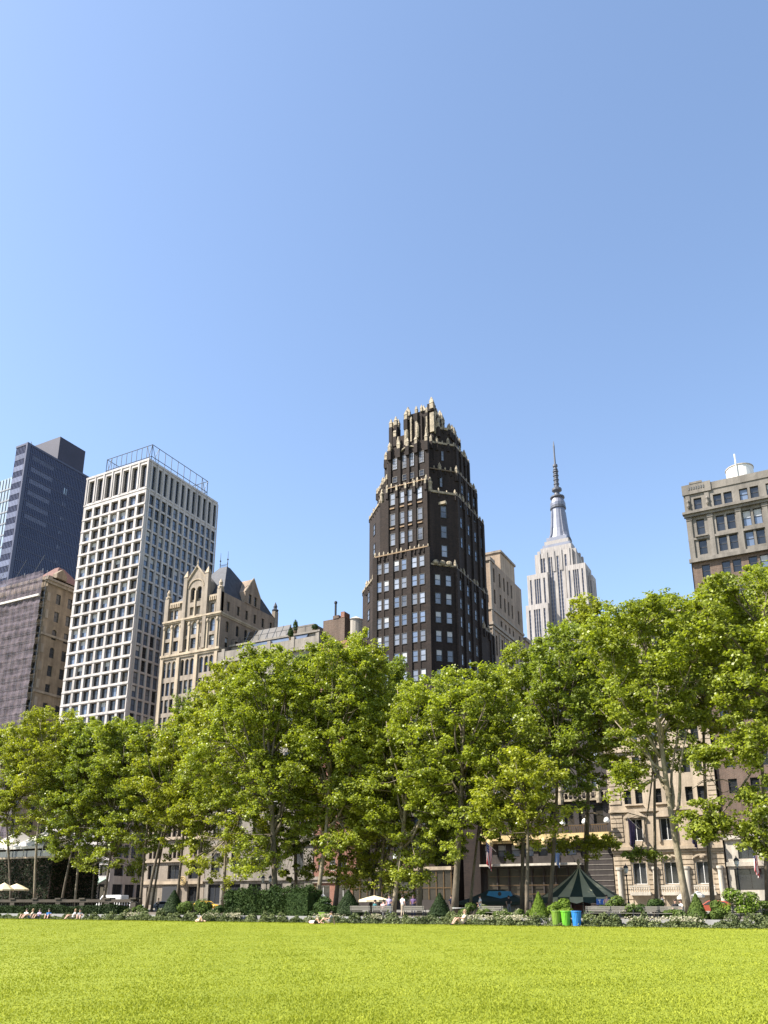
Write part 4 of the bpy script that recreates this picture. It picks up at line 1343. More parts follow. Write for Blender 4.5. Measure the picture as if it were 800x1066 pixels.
# ---- 7 tan building behind the black tower
B = Building('brick_block', 'plain tan brick block seen side on behind the black tower', 'building', -60, 150, .5)
X, y0_, y1_ = -54.7, 150.0, 170.4
ww = [(y0_ + 2.4, .95), (y0_ + 5.9, .95), (y0_ + 8.6, .9), (y0_ + 11.0, .9), (y0_ + 13.4, .9), (y0_ + 17.6, .95)]
rows = [(66.2, 69.4, ww[:5], 'dark/brown/rail'), (61.4, 64.6, ww, 'dark/brown/rail'), (57.3, 58.6, ww[1:], 'dark/dark'), (50.0, 54.4, ww, 'dark/brown/rail'), (44.5, 48, ww, 'dark/brown/rail'), (39, 42.5, ww, 'dark/brown/rail'), (33, 37, ww, 'dark/brown/rail')]
B.facade('W', X, y0_, y1_, .5, 70.8, rows, 'tan_brick', .3)
B.facade('N', y0_, -72, X, .5, 70.8, [(z_, z_ + 2.4, [(-57.2, 1.0), (-60.4, 1.0)], 'dark/brown/rail') for z_ in (62, 57, 50, 44, 38)], 'tan_brick', .3)
w = B.wall
w.box(-72, X - .01, y0_ + .02, y1_ - .02, 70.0, 70.4, 'roof_felt')
w.face([(X, y1_, .5), (-72, y1_, .5), (-72, y1_, 70.8), (X, y1_, 70.8)], 'tan_brick')
w.box(-68, X - .05, y0_ + 7.0, y0_ + 16.3, 70.4, 74.9, 'buff_brick')
w.box(-66, X - 3, y0_ + 2.0, y0_ + 6, 70.4, 72.4, 'buff_brick')
b = B.mb()
b.box(-72.2, X + .3, y0_ - .3, y0_ - .003, 70.3, 71.1, 'tan_stone')
b.box(X + .003, X + .3, y0_, y0_ + 2.5, 70.3, 71.1, 'tan_stone')
b.box(-68.2, X + .25, y0_ + 6.75, y0_ + 16.5, 74.9, 75.4, 'tan_stone')
for z, h, p in ((59.4, .55, .25), (56.0, .6, .45), (55.3, .5, .25)): b.box(X + .003, X + p, y0_ - p, y1_, z, z + h, 'tan_stone'); b.box(-72, X, y0_ - p, y0_ - .003, z, z + h, 'tan_stone')
b.box(X + .003, X + .18, y0_ - .15, y0_ + 1.0, .6, 70.2, 'tan_stone')
for y in (y0_ + 4.2, y0_ + 7.3, y0_ + 9.8, y0_ + 12.2, y0_ + 15.4): b.box(X + .003, X + .15, y - .3, y + .3, 33, 55.2, 'tan_stone')
build_each(b, 'cornice', B.root)
b = B.mb()
b.box(-66, X + .2, y1_ + .02, y1_ + 7.5, .5, 58.4, 'tan_brick')
b.box(-66, X + .6, y1_ + .02, y1_ + 7.8, 58.4, 59.2, 'tan_stone')
b.build('rear_wing', B.root)
B.finish()

# ---- 8 distant limestone skyscraper with a mast
B = Building('skyscraper', 'distant pale stone skyscraper with set-backs and a tall needle mast', 'skyscraper', -188, 710, .5)
YE = 690.0
strips = []


def stepblock(xl, xr, y, yb_, z0, z1, nb, group, side=True):
    """a block with vertical window strips recessed between stone piers"""
    mb = B.wall
    W_ = xr - xl
    cols_ = []
    n_ = sum(group) + len(group) + 1
    u = W_ / (sum(group) + (len(group) + 1) * 1.15)
    a = xl + u * 1.15
    for gcount in group:
        for j in range(gcount): cols_.append((a + u * (j + .5), u * .78))
        a += u * (gcount + 1.15)
    B.facade('N', y, xl, xr, z0, z1, [(z0 + .5, z1 - 5, cols_, None)], 'esb_stone', 1.2)
    for c_, wd in cols_: strips.append(('N', y + 1.15, c_, wd, z0 + .5, z1 - 5))
    nW = max(2, int((yb_ - y) / 4.6))
    cw_ = [(y + (yb_ - y) * (i + .5) / nW, 2.2) for i in range(nW)]
    B.facade('W', xr, y, yb_, z0, z1, [(z0 + .5, z1 - 5, cw_, None)], 'esb_stone', 1.0)
    if side:
        for c_, wd in cw_: strips.append(('W', xr - .95, c_, wd, z0 + .5, z1 - 5))
    mb.face([(xl, yb_, z0), (xl, y, z0), (xl, y, z1), (xl, yb_, z1)], 'esb_stone')
    mb.face([(xr, yb_, z0), (xl, yb_, z0), (xl, yb_, z1), (xr, yb_, z1)], 'esb_stone')
    mb.face([(xl, y, z1 - .3), (xr, y, z1 - .3), (xr, yb_, z1 - .3), (xl, yb_, z1 - .3)], 'esb_stone')


stepblock(-205.8, -172.6, YE + 5, YE + 40, 150, 316, 6, [2, 2, 2, 2])
stepblock(-215.2, -195.6, YE, YE + 46, 150, 294.5, 6, [1, 3, 1])
stepblock(-216.4, -195.4, YE - 5, YE - .01, 150, 263, 6, [1, 3, 1], False)
stepblock(-178.2, -160.2, YE, YE + 22, 150, 297, 6, [1, 3, 1])
stepblock(-178.6, -158.6, YE - 5, YE - .01, 150, 263.6, 6, [2, 3], False)
stepblock(-160.1, -156.2, YE + 8, YE + 20, 150, 287, 4, [1])
w = B.wall
w.box(-207.9, -169.5, YE + 8, YE + 38, 294.4, 312.0, 'esb_stone')
w.box(-203, -173.5, YE + 7, YE + 37, 315.8, 322, 'esb_stone'); w.box(-201.2, -175.0, YE + 9, YE + 35, 322, 325.5, 'esb_metal')
w.box(-199.5, -176.5, YE + 10, YE + 33, 325.5, 329.5, 'esb_stone'); w.box(-197.6, -178.2, YE + 11, YE + 31, 329.5, 333.5, 'esb_metal')
for xx in (-204, -197, -190.2, -183.4, -176): w.box(xx - 1.2, xx + 1.2, YE + 4.2, YE + 4.997, 296, 318.5, 'esb_stone')
for xx, yy in ((-207, 698), (-206.5, 720), (-171, 699), (-170.5, 712), (-170.5, 722)): w.box(xx - 1.6, xx + 1.6, yy - 1.6, yy + 1.6, 294, 316.5, 'esb_stone')
for i, (pl, c_, a, wd, z0_, z1_) in enumerate(strips[:60]):
    o = MB(B.o)
    P = (lambda q, z: (q, c_, z)) if pl == 'N' else (lambda q, z: (c_, q, z))
    z = z0_
    while z < z1_ - 1:
        zz = min(z + 2.2, z1_)
        o.face([P(a - wd / 2 + .05, z), P(a + wd / 2 - .05, z), P(a + wd / 2 - .05, zz), P(a - wd / 2 + .05, zz)], 'esb_window')
        z2 = min(zz + 1.55, z1_)
        o.face([P(a - wd / 2 + .05, zz), P(a + wd / 2 - .05, zz), P(a + wd / 2 - .05, z2), P(a - wd / 2 + .05, z2)], 'esb_spandrel')
        z = z2
    o.build('window_strip', B.root)
b = B.mb()
mx0, my0 = -187.2, 712.0
b.lathe(mx0, my0, [(10.5, 333.5), (9.2, 337), (8.0, 344), (7.0, 356), (6.4, 368), (7.2, 369), (7.4, 372), (6.6, 374.5), (5.0, 378.5), (3.0, 381)], 16, 'esb_metal')
for i in range(4):
    t = math.pi / 4 + i * math.pi / 2
    for s_ in (0,):
        c, s2 = math.cos(t), math.sin(t)
        b.loft([[(mx0 + c * r_ - s2 * q, my0 + s2 * r_ + c * q, z) for r_, q in ((5, -2), (rr_, -1.6), (rr_, 1.6), (5, 2))] for z, rr_ in ((333.5, 12), (339, 9.8), (350, 8.4), (364, 7.2))], 'esb_metal')
b.build('mast_tower', B.root, False)
b = B.mb()
b.lathe(mx0, my0, [(6.9, 378.3), (6.9, 379.6)], 16, 'mast_dark')
b.lathe(mx0, my0, [(7.6, 366.5), (7.6, 368.4)], 16, 'mast_dark')
b.lathe(mx0, my0, [(3.0, 381), (2.4, 385), (4.8, 386.5), (4.8, 388.5), (2.2, 390), (1.9, 402), (1.5, 412), (2.4, 413), (2.3, 415), (1.0, 416), (.75, 428), (.8, 436), (.12, 442)], 10, 'mast_dark')
for k in range(9): b.lathe(mx0, my0, [(2.3 + .5 * (k % 2), 391 + k * 2.3), (2.3 + .5 * (k % 2), 392.1 + k * 2.3)], 8, 'mast_dark')
b.build('antenna', B.root)
B.finish('wall')

# ---- 9 grey stone and brown brick building at the right
B = Building('corner_building', 'tall grey stone topped brown brick building at the right edge', 'building', -2, YF, .55)
xa, xb, yk = -11.75, 9.0, 135.0
pc = [(-9.9, 1.08)]
for k in range(4): pc += [(-7.25 + 3.45 * k, 1.1), (-5.85 + 3.45 * k, 1.1)]
st = ['dark/dark/rail', 'dark/blue/rail/blind', 'dark/dark/rail', 'dark/blue/rail']
def mixed(z0_, z1_): return [(z0_, z1_, [c_], 'dark/dark/rail' if i < 3 else rnd.choice(st[1:])) for i, c_ in enumerate(pc)]
rows = mixed(55.75, 57.5) + mixed(51.75, 54.15) + mixed(48.7, 50.95)
B.facade('N', YF, xa, xb, 47.7, 59.3, rows, 'grey_stone', .35)
rows = []
z = 45.3
while z > 12:
    rows += mixed(z, z + 1.85)
    z -= 3.35
B.facade('N', YF + .12, xa + .05, xb, 9.6, 47.7, rows, 'brown_brick', .25)
B.facade('N', YF, xa, xb, .55, 9.6, [(3.1, 5.7, [(-9.2, 3.6), (-3.6, 4.2), (2.4, 4.2)], 'dark/dark/mull'), (6.9, 8.6, [(-9.2, 2.2), (-3.6, 2.4), (2.4, 2.4)], 'dark/dark/mull')], 'limestone_pale', .4)
w = B.wall
w.face([(xa, yk, .55), (xa, YF, .55), (xa, YF, 59.3), (xa, yk, 59.3)], 'brown_brick')
w.face([(xb, YF, .55), (xb, yk, .55), (xb, yk, 59.3), (xb, YF, 59.3)], 'brown_brick')
w.face([(xb, yk, .55), (xa, yk, .55), (xa, yk, 59.3), (xb, yk, 59.3)], 'brown_brick')
w.face([(xa, YF, 58.9), (xb, YF, 58.9), (xb, yk, 58.9), (xa, yk, 58.9)], 'roof_felt')
b = B.mb()
b.box(xa - .1, -7.9, YF - .25, YF - .003, 58.2, 59.75, 'grey_stone'); b.box(-7.897, xb, YF - .12, YF - .003, 58.4, 59.5, 'grey_stone')
b.box(xa + 1.0, -9.0, YF - .3, YF + .3, 59.752, 60.05, 'grey_stone')
b.box(xa - .35, xb, YF - .75, YF - .003, 55.0, 55.35, 'grey_stone'); b.box(xa - .2, xb, YF - .45, YF - .003, 54.6, 54.997, 'grey_stone')
b.box(xa - .2, xb, YF - .4, YF - .003, 47.6, 48.15, 'grey_stone'); b.box(xa, xb, YF - .18, YF - .003, 51.0, 51.35, 'grey_stone')
b.box(xa - .1, xb, YF - .4, YF - .003, 9.3, 9.9, 'limestone_pale'); b.box(xa - .1, xb, YF - .25, YF - .003, 6.0, 6.5, 'limestone_pale')
b.box(-10.75, -9.05, YF - .4, YF - .003, 51.355, 51.6, 'grey_stone')
for i in range(7): b.box(-10.95 + i * .33, -10.8 + i * .33, YF - .32, YF - .253, 58.85, 59.3, 'roof_felt')
build_each(b, 'cornice', B.root)
b = B.mb()
for x in (-11.35, -8.55, -4.83, -1.4, 2.05, 5.5):
    b.box(x - .33, x + .33, YF - .2, YF - .003, 48.2, 54.55, 'grey_stone')
    b.box(x - .4, x + .4, YF - .28, YF - .2, 54.1, 54.55, 'grey_stone')
for x in (-11.2, -8.6):
    b.box(x - .3, x + .3, YF - .14, YF - .003, 55.4, 58.1, 'grey_stone'); b.lathe(x, YF - .2, [(.1, 56.0), (.24, 56.3), (.16, 56.8), (.25, 57.1), (.1, 57.4)], 7, 'grey_stone')
build_each(b, 'pilaster', B.root)
B.finish()
tk = thing('water_tank', 'round whitish roof tank on the building at the right edge', 'water tank', (-4, 124, 58.9))
p1, p2 = at(757, 500, 124), at(785, 490, 124)
tcx, tr = (p1[0] + p2[0]) / 2, (p2[0] - p1[0]) / 2
tk.location = (tcx, 124, 58.9)
b = MB((tcx, 124, 58.9)); b.lathe(tcx, 124, [(tr, 60.6), (tr, p2[2] + .6)], 24, 'tank_white'); b.build('barrel', tk)
b = MB((tcx, 124, 58.9)); b.lathe(tcx, 124, [(tr + .1, p2[2] + .6), (tr + .1, p2[2] + .75), (tr * .3, p2[2] + 1.0)], 24, 'tank_wood'); b.build('lid', tk)
b = MB((tcx, 124, 58.9)); b.tube([(tcx - .3, 124 - tr - .1, 60.6), (tcx - .3, 124 - tr - .1, p2[2] + 2.4)], .12, 6, 'tank_white'); b.build('pipe', tk)
b = MB((tcx, 124, 58.9)); b.box(tcx - tr * .8, tcx + tr * .8, 124 - tr * .8, 124 + tr * .8, 58.9, 60.6, 'steel'); b.build('stand', tk)

# ---- 10 rusticated limestone front
B = Building('limestone_building', 'rusticated cream limestone building with pedimented windows behind the forked tree', 'building', -19, YF, .55)
xa, xb, yk = -25.9, -11.95, 134.0
c3 = [-22.6, -18.6, -14.6]
rows = [(3.9, 6.7, [(a, 1.75) for a in c3], 'white/dark/mull'), (9.5, 12.4, [(a, 1.7) for a in c3], 'white/dark/mull'), (14.4, 16.3, [(a + d, .95) for a in c3 for d in (-.75, .75)], 'dark/dark/rail'), (18.2, 20.8, [(a + d, .95) for a in c3 for d in (-.75, .75)], 'dark/dark/rail')]
rows += [(22.5 + 3.5 * i, 24.6 + 3.5 * i, [(a + d, .95) for a in c3 for d in (-.75, .75)], 'dark/dark/rail') for i in range(5)]
B.facade('N', YF - .3, xa, xb, .55, 41.2, rows, 'limestone', .4)
w = B.wall
w.face([(xb, YF - .3, .55), (xb, yk, .55), (xb, yk, 41.2), (xb, YF - .3, 41.2)], 'limestone')
w.face([(xa, yk, .55), (xa, YF - .3, .55), (xa, YF - .3, 41.2), (xa, yk, 41.2)], 'limestone')
w.face([(xb, yk, .55), (xa, yk, .55), (xa, yk, 41.2), (xb, yk, 41.2)], 'limestone')
w.face([(xa, YF - .3, 41), (xb, YF - .3, 41), (xb, yk, 41), (xa, yk, 41)], 'roof_felt')
b = B.mb()   # rustication blocks at the piers
for i in range(48):
    z = .8 + i * .62
    if z < 8.4:
        edges = [(xa + .02, -23.7), (-21.5, -19.7), (-17.5, -15.7), (-13.5, xb - .02)]
    elif z < 21.5 or True:
        edges = [(xa + .02, -24.3), (-13.0, xb - .02)]
    if 8.0 < z < 9.2 or 13.0 < z < 14.0: continue
    for a, c in edges: b.box(a, c, YF - .42, YF - .303, z, z + .50, 'limestone')
add_to(w, b)
b = B.mb()
for z, p, h in ((8.3, .5, .4), (7.95, .3, .35), (13.3, .35, .4), (21.5, .3, .35), (40.4, 1.0, .5), (39.8, .6, .6)): b.box(xa - .1, xb + .05, YF - .3 - p, YF - .303, z, z + h, 'limestone')
for a in c3:
    b.prism([(a - 1.35, 12.75), (a + 1.35, 12.75), (a, 13.75)], 'y', YF - .75, YF - .43, 'limestone'); b.box(a - 1.4, a + 1.4, YF - .8, YF - .43, 12.5, 12.75, 'limestone')
    for sg in (-1, 1): b.box(a + sg * 1.05 - .14, a + sg * 1.05 + .14, YF - .6, YF - .43, 9.3, 12.5, 'limestone')
    for i in range(8):
        t0, t1 = math.pi * i / 8, math.pi * (i + 1) / 8
        b.tube([(a + 1.15 * math.cos(t0), YF - .5, 6.95 + .55 * math.sin(t0)), (a + 1.15 * math.cos(t1), YF - .5, 6.95 + .55 * math.sin(t1))], .14, 5, 'limestone')
    b.ball((a, YF - .5, 7.3), (.35, .15, .3), 'limestone', 8, 5)
    b.box(a - 1.2, a + 1.2, YF - .62, YF - .303, 13.75 + .4, 14.25, 'limestone')
build_each(b, 'cornice', B.root)
for a in c3:
    o = MB(B.o)
    o.box(a - 1.3, a + 1.3, YF - 1.2, YF - .31, 2.5, 2.9, 'limestone_pale'); o.box(a - 1.3, a + 1.3, YF - 1.2, YF - 1.05, 3.55, 3.75, 'limestone_pale')
    for i in range(9): o.lathe(a - 1.2 + i * .3, YF - 1.12, [(.08, 2.9), (.05, 3.1), (.1, 3.3), (.06, 3.55)], 6, 'limestone_pale')
    o.build('balconette', B.root)
b = B.mb()
for xx in (-25.2, -20.6, -16.6, -12.6): b.lathe(xx, YF - .55, [(.42, .6), (.42, 1.0), (.34, 1.1), (.3, 5.6), (.42, 5.8), (.42, 6.1)], 14, 'limestone_pale')
build_each(b, 'half_column', B.root)
B.finish()

# ---- 11 dark stone hotel with a yellow stone balcony
B = Building('dark_hotel', 'dark stone building with yellow balcony band and hanging white lanterns', 'building', -34.5, YF, .55)
xa, xb, yk = -47.6, -26.0, 134.0
hc = [xa + 1.6 + 2.05 * i for i in range(10)]
rows = [(1.4, 6.3, [(-43.6 + 1.72 * i, 1.55) for i in range(8)], 'brown/brown/rail'), (7.9, 9.6, [(a, 1.35) for a in hc], 'dark/pale/rail/blind'), (12.0, 14.6, [(a, 1.4) for a in hc], 'dark/brown/rail')]
rows += [(16.9 + 3.5 * i, 19.0 + 3.5 * i, [(a, 1.2) for a in hc], 'dark/pale/rail') for i in range(4)]
B.facade('N', YF, xa, xb, .55, 31.5, rows, 'black_stone', .35)
w = B.wall
w.face([(xb, YF, .55), (xb, yk, .55), (xb, yk, 31.5), (xb, YF, 31.5)], 'black_stone'); w.face([(xa, yk, .55), (xa, YF, .55), (xa, YF, 31.5), (xa, yk, 31.5)], 'black_stone')
w.face([(xb, yk, .55), (xa, yk, .55), (xa, yk, 31.5), (xb, yk, 31.5)], 'black_stone'); w.face([(xa, YF, 31), (xb, YF, 31), (xb, yk, 31), (xa, yk, 31)], 'roof_felt')
b = B.mb()
b.box(-44.6, xb - .1, YF - 1.1, YF - .003, 10.1, 10.8, 'yellow_stone'); b.box(-44.6, xb - .1, YF - .8, YF - .003, 9.75, 10.097, 'yellow_stone')
for i in range(5):
    b.lathe(-43.2 + 4.05 * i, YF - 1.15, [(.1, 9.1), (.42, 9.4), (.48, 9.9), (.3, 10.3)], 8, 'yellow_stone')
b.build('balcony', B.root)
b = B.mb()
b.box(-44.6, xb - .1, YF - 1.05, YF - .95, 11.75, 11.9, 'bronze')
for i in range(60): b.box(-44.55 + i * .307, -44.48 + i * .307, YF - 1.03, YF - .97, 10.81, 11.75, 'bronze')
b.build('railing', B.root)
b = B.mb()
b.box(xa, xb, YF - .5, YF - .003, 15.2, 15.5, 'gold_stone'); b.box(xa, xb, YF - .5, YF - .35, 16.3, 16.45, 'gold_stone')
for i in range(34): b.lathe(xa + .4 + i * .63, YF - .42, [(.13, 15.5), (.07, 15.75), (.15, 16.05), (.08, 16.3)], 6, 'gold_stone')
for x in (-32.6, -27.2): b.lathe(x, YF - .5, [(.35, 14.8), (.4, 15.4), (.28, 16.4), (.4, 16.7), (.08, 17.4)], 8, 'gold_stone')
build_each(b, 'parapet', B.root)
b = B.mb()
b.box(-44.9, -30.2, YF - 1.3, YF - .003, 6.55, 6.85, 'limestone_pale')
b.box(-30.1, xb - .05, YF - .25, YF - .003, .6, 9.2, 'black_stone')
for i in range(12): b.box(-30.05, xb - .06, YF - .3, YF - .252, .9 + i * .7, 1.0 + i * .7, 'grey_stone')
for i in range(3): b.box(-43.9, -30.4, YF - .06, YF - .003, 2.7 + i * 1.2, 2.8 + i * 1.2, 'bronze')
b.build('canopy', B.root)
for px, py in ((522, 860), (538, 859), (549, 859), (586, 857), (609, 855.5), (632, 854)):
    p = at(px, py, YF - 1.4)
    o = MB(B.o)
    o.tube([(p[0], YF - 1.4, p[2] + .3), (p[0], YF - 1.4, p[2] + 1.6), (p[0], YF - .1, p[2] + 1.6)], .035, 4, 'iron')
    o.build('lantern', B.root)
    q = MB(B.o)
    q.lathe(p[0], YF - 1.4, [(.28, p[2] - .35), (.42, p[2] - .1), (.3, p[2] + .25), (.08, p[2] + .42)], 10, 'lantern_white')
    k = q.build('lamp_shade', B.root, True)
b = B.mb()
b.box(-47.5, -44.9, YF - .9, YF - .003, .56, 31.0, 'black_brick')
for r_, zc in ((.62, 6.1), (.62, 4.95)):
    for i in range(16):
        t0, t1 = 2 * math.pi * i / 16, 2 * math.pi * (i + 1) / 16
        b.tube([(-48.8 + r_ * math.cos(t0), YF - .95, zc + r_ * math.sin(t0)), (-48.8 + r_ * math.cos(t1), YF - .95, zc + r_ * math.sin(t1))], .07, 4, 'bronze')
b.build('corner_pier', B.root)
B.finish()

# ------------------------------------------------------------------ ground


def sheet(name, x0, x1, y0, y1, z, m, kind='structure'):
    b = MB()
    b.face([(x0, y0, z), (x1, y0, z), (x1, y1, z), (x0, y1, z)], m)
    o = b.build(name)
    o['kind'] = kind
    return o


sheet('ground', -3000, 3000, -3000, 3000, -0.5, 'pavement')
sheet('lawn', -140, 120, -45, LY, 0, 'lawn')
sheet('flower_bed', -140, 120, LY, 60.65, .03, 'soil')
b = MB(); b.box(-140, 120, 60.9, 98.6, -.45, TZ, 'gravel'); b.build('terrace')['kind'] = 'structure'
b = MB(); b.box(-140, 120, 60.6, 60.897, -.4, TZ + .06, 'kerb'); b.box(-260, 120, 98.603, 98.9, -.4, TZ + .1, 'kerb'); b.build('kerb')['kind'] = 'structure'
sheet('street', -400, 200, 98.9, 109.2, TZ - .04, 'asphalt')
b = MB()
for i in range(70): b.face([(-300 + i * 6, 103.95, TZ - .036), (-297 + i * 6, 103.95, TZ - .036), (-297 + i * 6, 104.1, TZ - .036), (-300 + i * 6, 104.1, TZ - .036)], 'paint')
b.build('lane_marking')['kind'] = 'structure'
b = MB(); b.box(-400, 200, 109.2, 400, -.45, TZ + .1, 'pavement'); b.build('pavement')['kind'] = 'structure'


# ------------------------------------------------------------------ leaves, shrubs, trees
def leaf_quads(C, N, size, rg, aspect=.8):
    n = len(C)
    N = N / np.maximum(np.linalg.norm(N, axis=1, keepdims=True), 1e-6)
    A = rg.normal(size=(n, 3))
    T = np.cross(N, A)
    T /= np.maximum(np.linalg.norm(T, axis=1, keepdims=True), 1e-6)
    S = np.cross(N, T)
    L = (size * rg.uniform(.65, 1.25, n))[:, None]
    W = L * aspect * rg.uniform(.75, 1.2, n)[:, None]
    k = rg.uniform(-.15, .2, n)[:, None]
    fold = N * L * rg.uniform(-.18, .18, n)[:, None]
    return np.stack([C - T * L * .5, C + S * W * .5 + T * L * k + fold, C + T * L * .5, C - S * W * .5 + T * L * k + fold], 1).reshape(-1, 3)


def clump_leaves(P, rad, per, size, rg, flat=.62, up=.75):
    """P clump centres, rad their radii, leaves scattered round each one in loose sprays"""
    n = len(P)
    D = rg.normal(size=(n, per, 3))
    D /= np.linalg.norm(D, axis=2, keepdims=True)
    r = rg.uniform(0, 1, (n, per, 1)) ** .5
    # each clump is a few lobes, so that its edge is ragged
    lob = rg.normal(size=(n, 5, 3)) * .45
    pick = rg.integers(0, 5, (n, per))
    off = np.take_along_axis(lob, pick[:, :, None].repeat(3, 2), 1)
    X = (D * r * .62 + off) * rad[:, None, None]
    X[:, :, 2] *= flat
    C = (P[:, None, :] + X).reshape(-1, 3)
    Nn = (D * .55 + np.array([0, 0, up]) + rg.normal(size=(n, per, 3)) * .55).reshape(-1, 3)
    return leaf_quads(C, Nn, np.full(len(C), size), rg)


GT = 'plane trees of the terrace rows'


def tree(label, bpx, Y, crown, leaf, seed, trunk_r=.24, bark='bark', fork=None, lobes=(), dens=1.0, bow=0.0, name='plane_tree', group=GT, leafsize=.262, tilt=0, airy=.5):
    rg = np.random.default_rng(seed)
    l, r, top, bot = crown
    base = Vector((px_x(bpx, Y), Y, TZ))
    mid = (top + bot) / 2
    L_, R_ = at(l, mid, Y), at(r, mid, Y)
    cx, a = (L_[0] + R_[0]) / 2, abs(R_[0] - L_[0]) / 2
    zt, zb = at((l + r) / 2, top, Y)[2], at((l + r) / 2, bot, Y)[2]
    H = zt - zb
    bb = min(a * .95, 5.2 - 2.2 * airy)
    root = thing(name, label, 'tree', base, 0, group)
    # ---- clump centres: an uneven crown, wider above the middle, with bulges
    def prof(u): return np.where(np.asarray(u) > .45, np.clip(1 - np.abs((u - .45) / .56) ** 2.6, .02, 1) ** (1 / 2.6), .62 + .38 * np.clip(u / .45, 0, 1))
    nC = max(14, int(a * bb * H * (.84 - .34 * airy) * dens))
    ph = rg.uniform(0, 6.28, 6)
    P = []
    while len(P) < nC:
        u, th = rg.uniform(), rg.uniform(0, 2 * math.pi)
        R0 = prof(u) * (1 + .22 * math.sin(2 * th + 5 * u + ph[0]) + .18 * math.sin(3 * th - 9 * u + ph[1]))
        if rg.uniform() > (R0 ** 1.2 + .1) * ((.5 - .36 * airy) + (.5 + .36 * airy) * min(1, max(0, (u - .12) / (.30 + .3 * airy)))): continue
        q = R0 * rg.uniform() ** .42
        p = (cx + a * q * math.cos(th), Y + bb * q * math.sin(th), zb + H * u + .5 * math.sin(3 * th + ph[2]) - .5)
        # holes where nothing grows
        if math.sin(p[0] * .8 + ph[3]) * math.sin(p[1] * .8 + ph[4]) * math.sin(p[2] * .75 + ph[5]) > .24:
            if rg.uniform() < .93: continue
        P.append(p)
    for (lx, ly, rx, ry, nn) in lobes:
        c = at(lx, ly, Y - bb * .3)
        w_ = abs(at(lx + rx, ly, Y)[0] - at(lx, ly, Y)[0])
        h_ = abs(at(lx, ly - ry, Y)[2] - at(lx, ly, Y)[2])
        for _ in range(nn):
            v = rg.normal(size=3)
            v *= rg.uniform() ** .4 / np.linalg.norm(v)
            P.append((c[0] + v[0] * w_, c[1] + v[1] * w_ * .9, c[2] + v[2] * h_))
    P = np.array(P)
    rad = rg.uniform(.42, 1.2, len(P))
    V = clump_leaves(P, rad, 140, leafsize, rg)
    link('crown', raw_mesh('crown', V - np.array(base), 4, leaf), root)
    # ---- trunk and limbs
    b = MB(tuple(base))
    nodes = []
    zf = fork if fork is not None else zb + H * .12
    topz = zb + H * .80
    path = []
    n_ = 9
    for i in range(n_ + 1):
        t = i / n_
        z = base.z + (topz - base.z) * t
        s = t ** 1.15
        x = base.x + (cx - base.x + tilt) * s + bow * math.sin(math.pi * min(1, t * 1.3)) + .22 * math.sin(4 * t + ph[0])
        y = base.y + .25 * math.sin(5 * t + ph[1]) - .25 * math.sin(ph[1])
        path.append(Vector((x, y, z)))
    path[0].z = base.z - .05
    rads = [trunk_r * .86 * (1.25 if i == 0 else 1.0) * (1 - .80 * i / n_) + .03 for i in range(n_ + 1)]
    b.tube(path, rads, 9, bark)
    nodes += [(p, rr) for p, rr in zip(path, rads) if p.z > zf - 1]
    nl = 7 + int(a) + int(4 * airy)
    for k in range(nl):
        th = 2 * math.pi * (k + rg.uniform(-.3, .3)) / nl * 1.618
        t = .25 + .6 * k / nl
        z0 = zf + (topz - zf) * (k / nl) * .75
        s = (z0 - base.z) / (topz - base.z)
        i0 = min(n_ - 1, int(s * n_))
        st = path[i0].lerp(path[i0 + 1], s * n_ - i0)
        u1 = min(.96, (z0 - zb) / H + .30 + .15 * rg.uniform())
        u1 = max(u1, .15)
        q = .72 * float(prof(u1))
        en = Vector((cx + a * q * math.cos(th), Y + bb * q * math.sin(th), zb + H * u1))
        r0 = rads[i0] * .62
        pts = []
        for j in range(6):
            tt = j / 5
            p = st.lerp(en, tt)
            p.z += .9 * math.sin(math.pi * tt) * (-.3) + (en.z - st.z) * (tt ** 1.5 - tt) * .35
            p.x += .18 * math.sin(7 * tt + k); p.y += .18 * math.cos(6 * tt + k)
            pts.append(p)
        rr = [r0 * (1 - .8 * j / 5) + .02 for j in range(6)]
        b.tube(pts, rr, 6, bark)
        nodes += list(zip(pts[1:], rr[1:]))
    for (lx, ly, rx, ry, nn) in lobes:
        c = Vector(at(lx, ly + ry * .3, Y - bb * .3))
        cand = [(p, rr) for p, rr in nodes if p.z > c.z - 2.5] or nodes
        st, rr0 = min(cand, key=lambda q: (q[0] - c).length)
        pts = [st.lerp(c, j / 5) + Vector((0, 0, -.5 * math.sin(math.pi * j / 5))) for j in range(6)]
        rr = [min(.10, rr0 * .7) * (1 - .7 * j / 5) + .015 for j in range(6)]
        b.tube(pts, rr, 6, bark)
        for q in range(4):
            e = pts[3] + Vector((rg.normal() * 1.6, rg.normal() * .8, rg.uniform(-.6, .9)))
            b.tube([pts[3], pts[3].lerp(e, .5) + Vector((0, 0, .2)), e], [.05, .035, .015], 5, bark)
            nodes.append((e, .03))
        nodes += list(zip(pts[1:], rr[1:]))
    NP = np.array([tuple(p) for p, _ in nodes])
    for c in P[::2]:
        d = np.linalg.norm(NP - c + np.array([0, 0, 1.0]), axis=1)
        j = int(d.argmin())
        st, en = nodes[j][0], Vector(c)
        m_ = st.lerp(en, .5) + Vector((0, 0, -.15))
        r0 = min(nodes[j][1] * .6, .055)
        b.tube([st, m_, en], [r0, r0 * .7, .012], 4, bark, False)
    b.build('trunk', root, True)
    return root


S_ = [100]


def T(label, *a, **k):
    S_[0] += 1
    tree(label, *a, S_[0], **k)


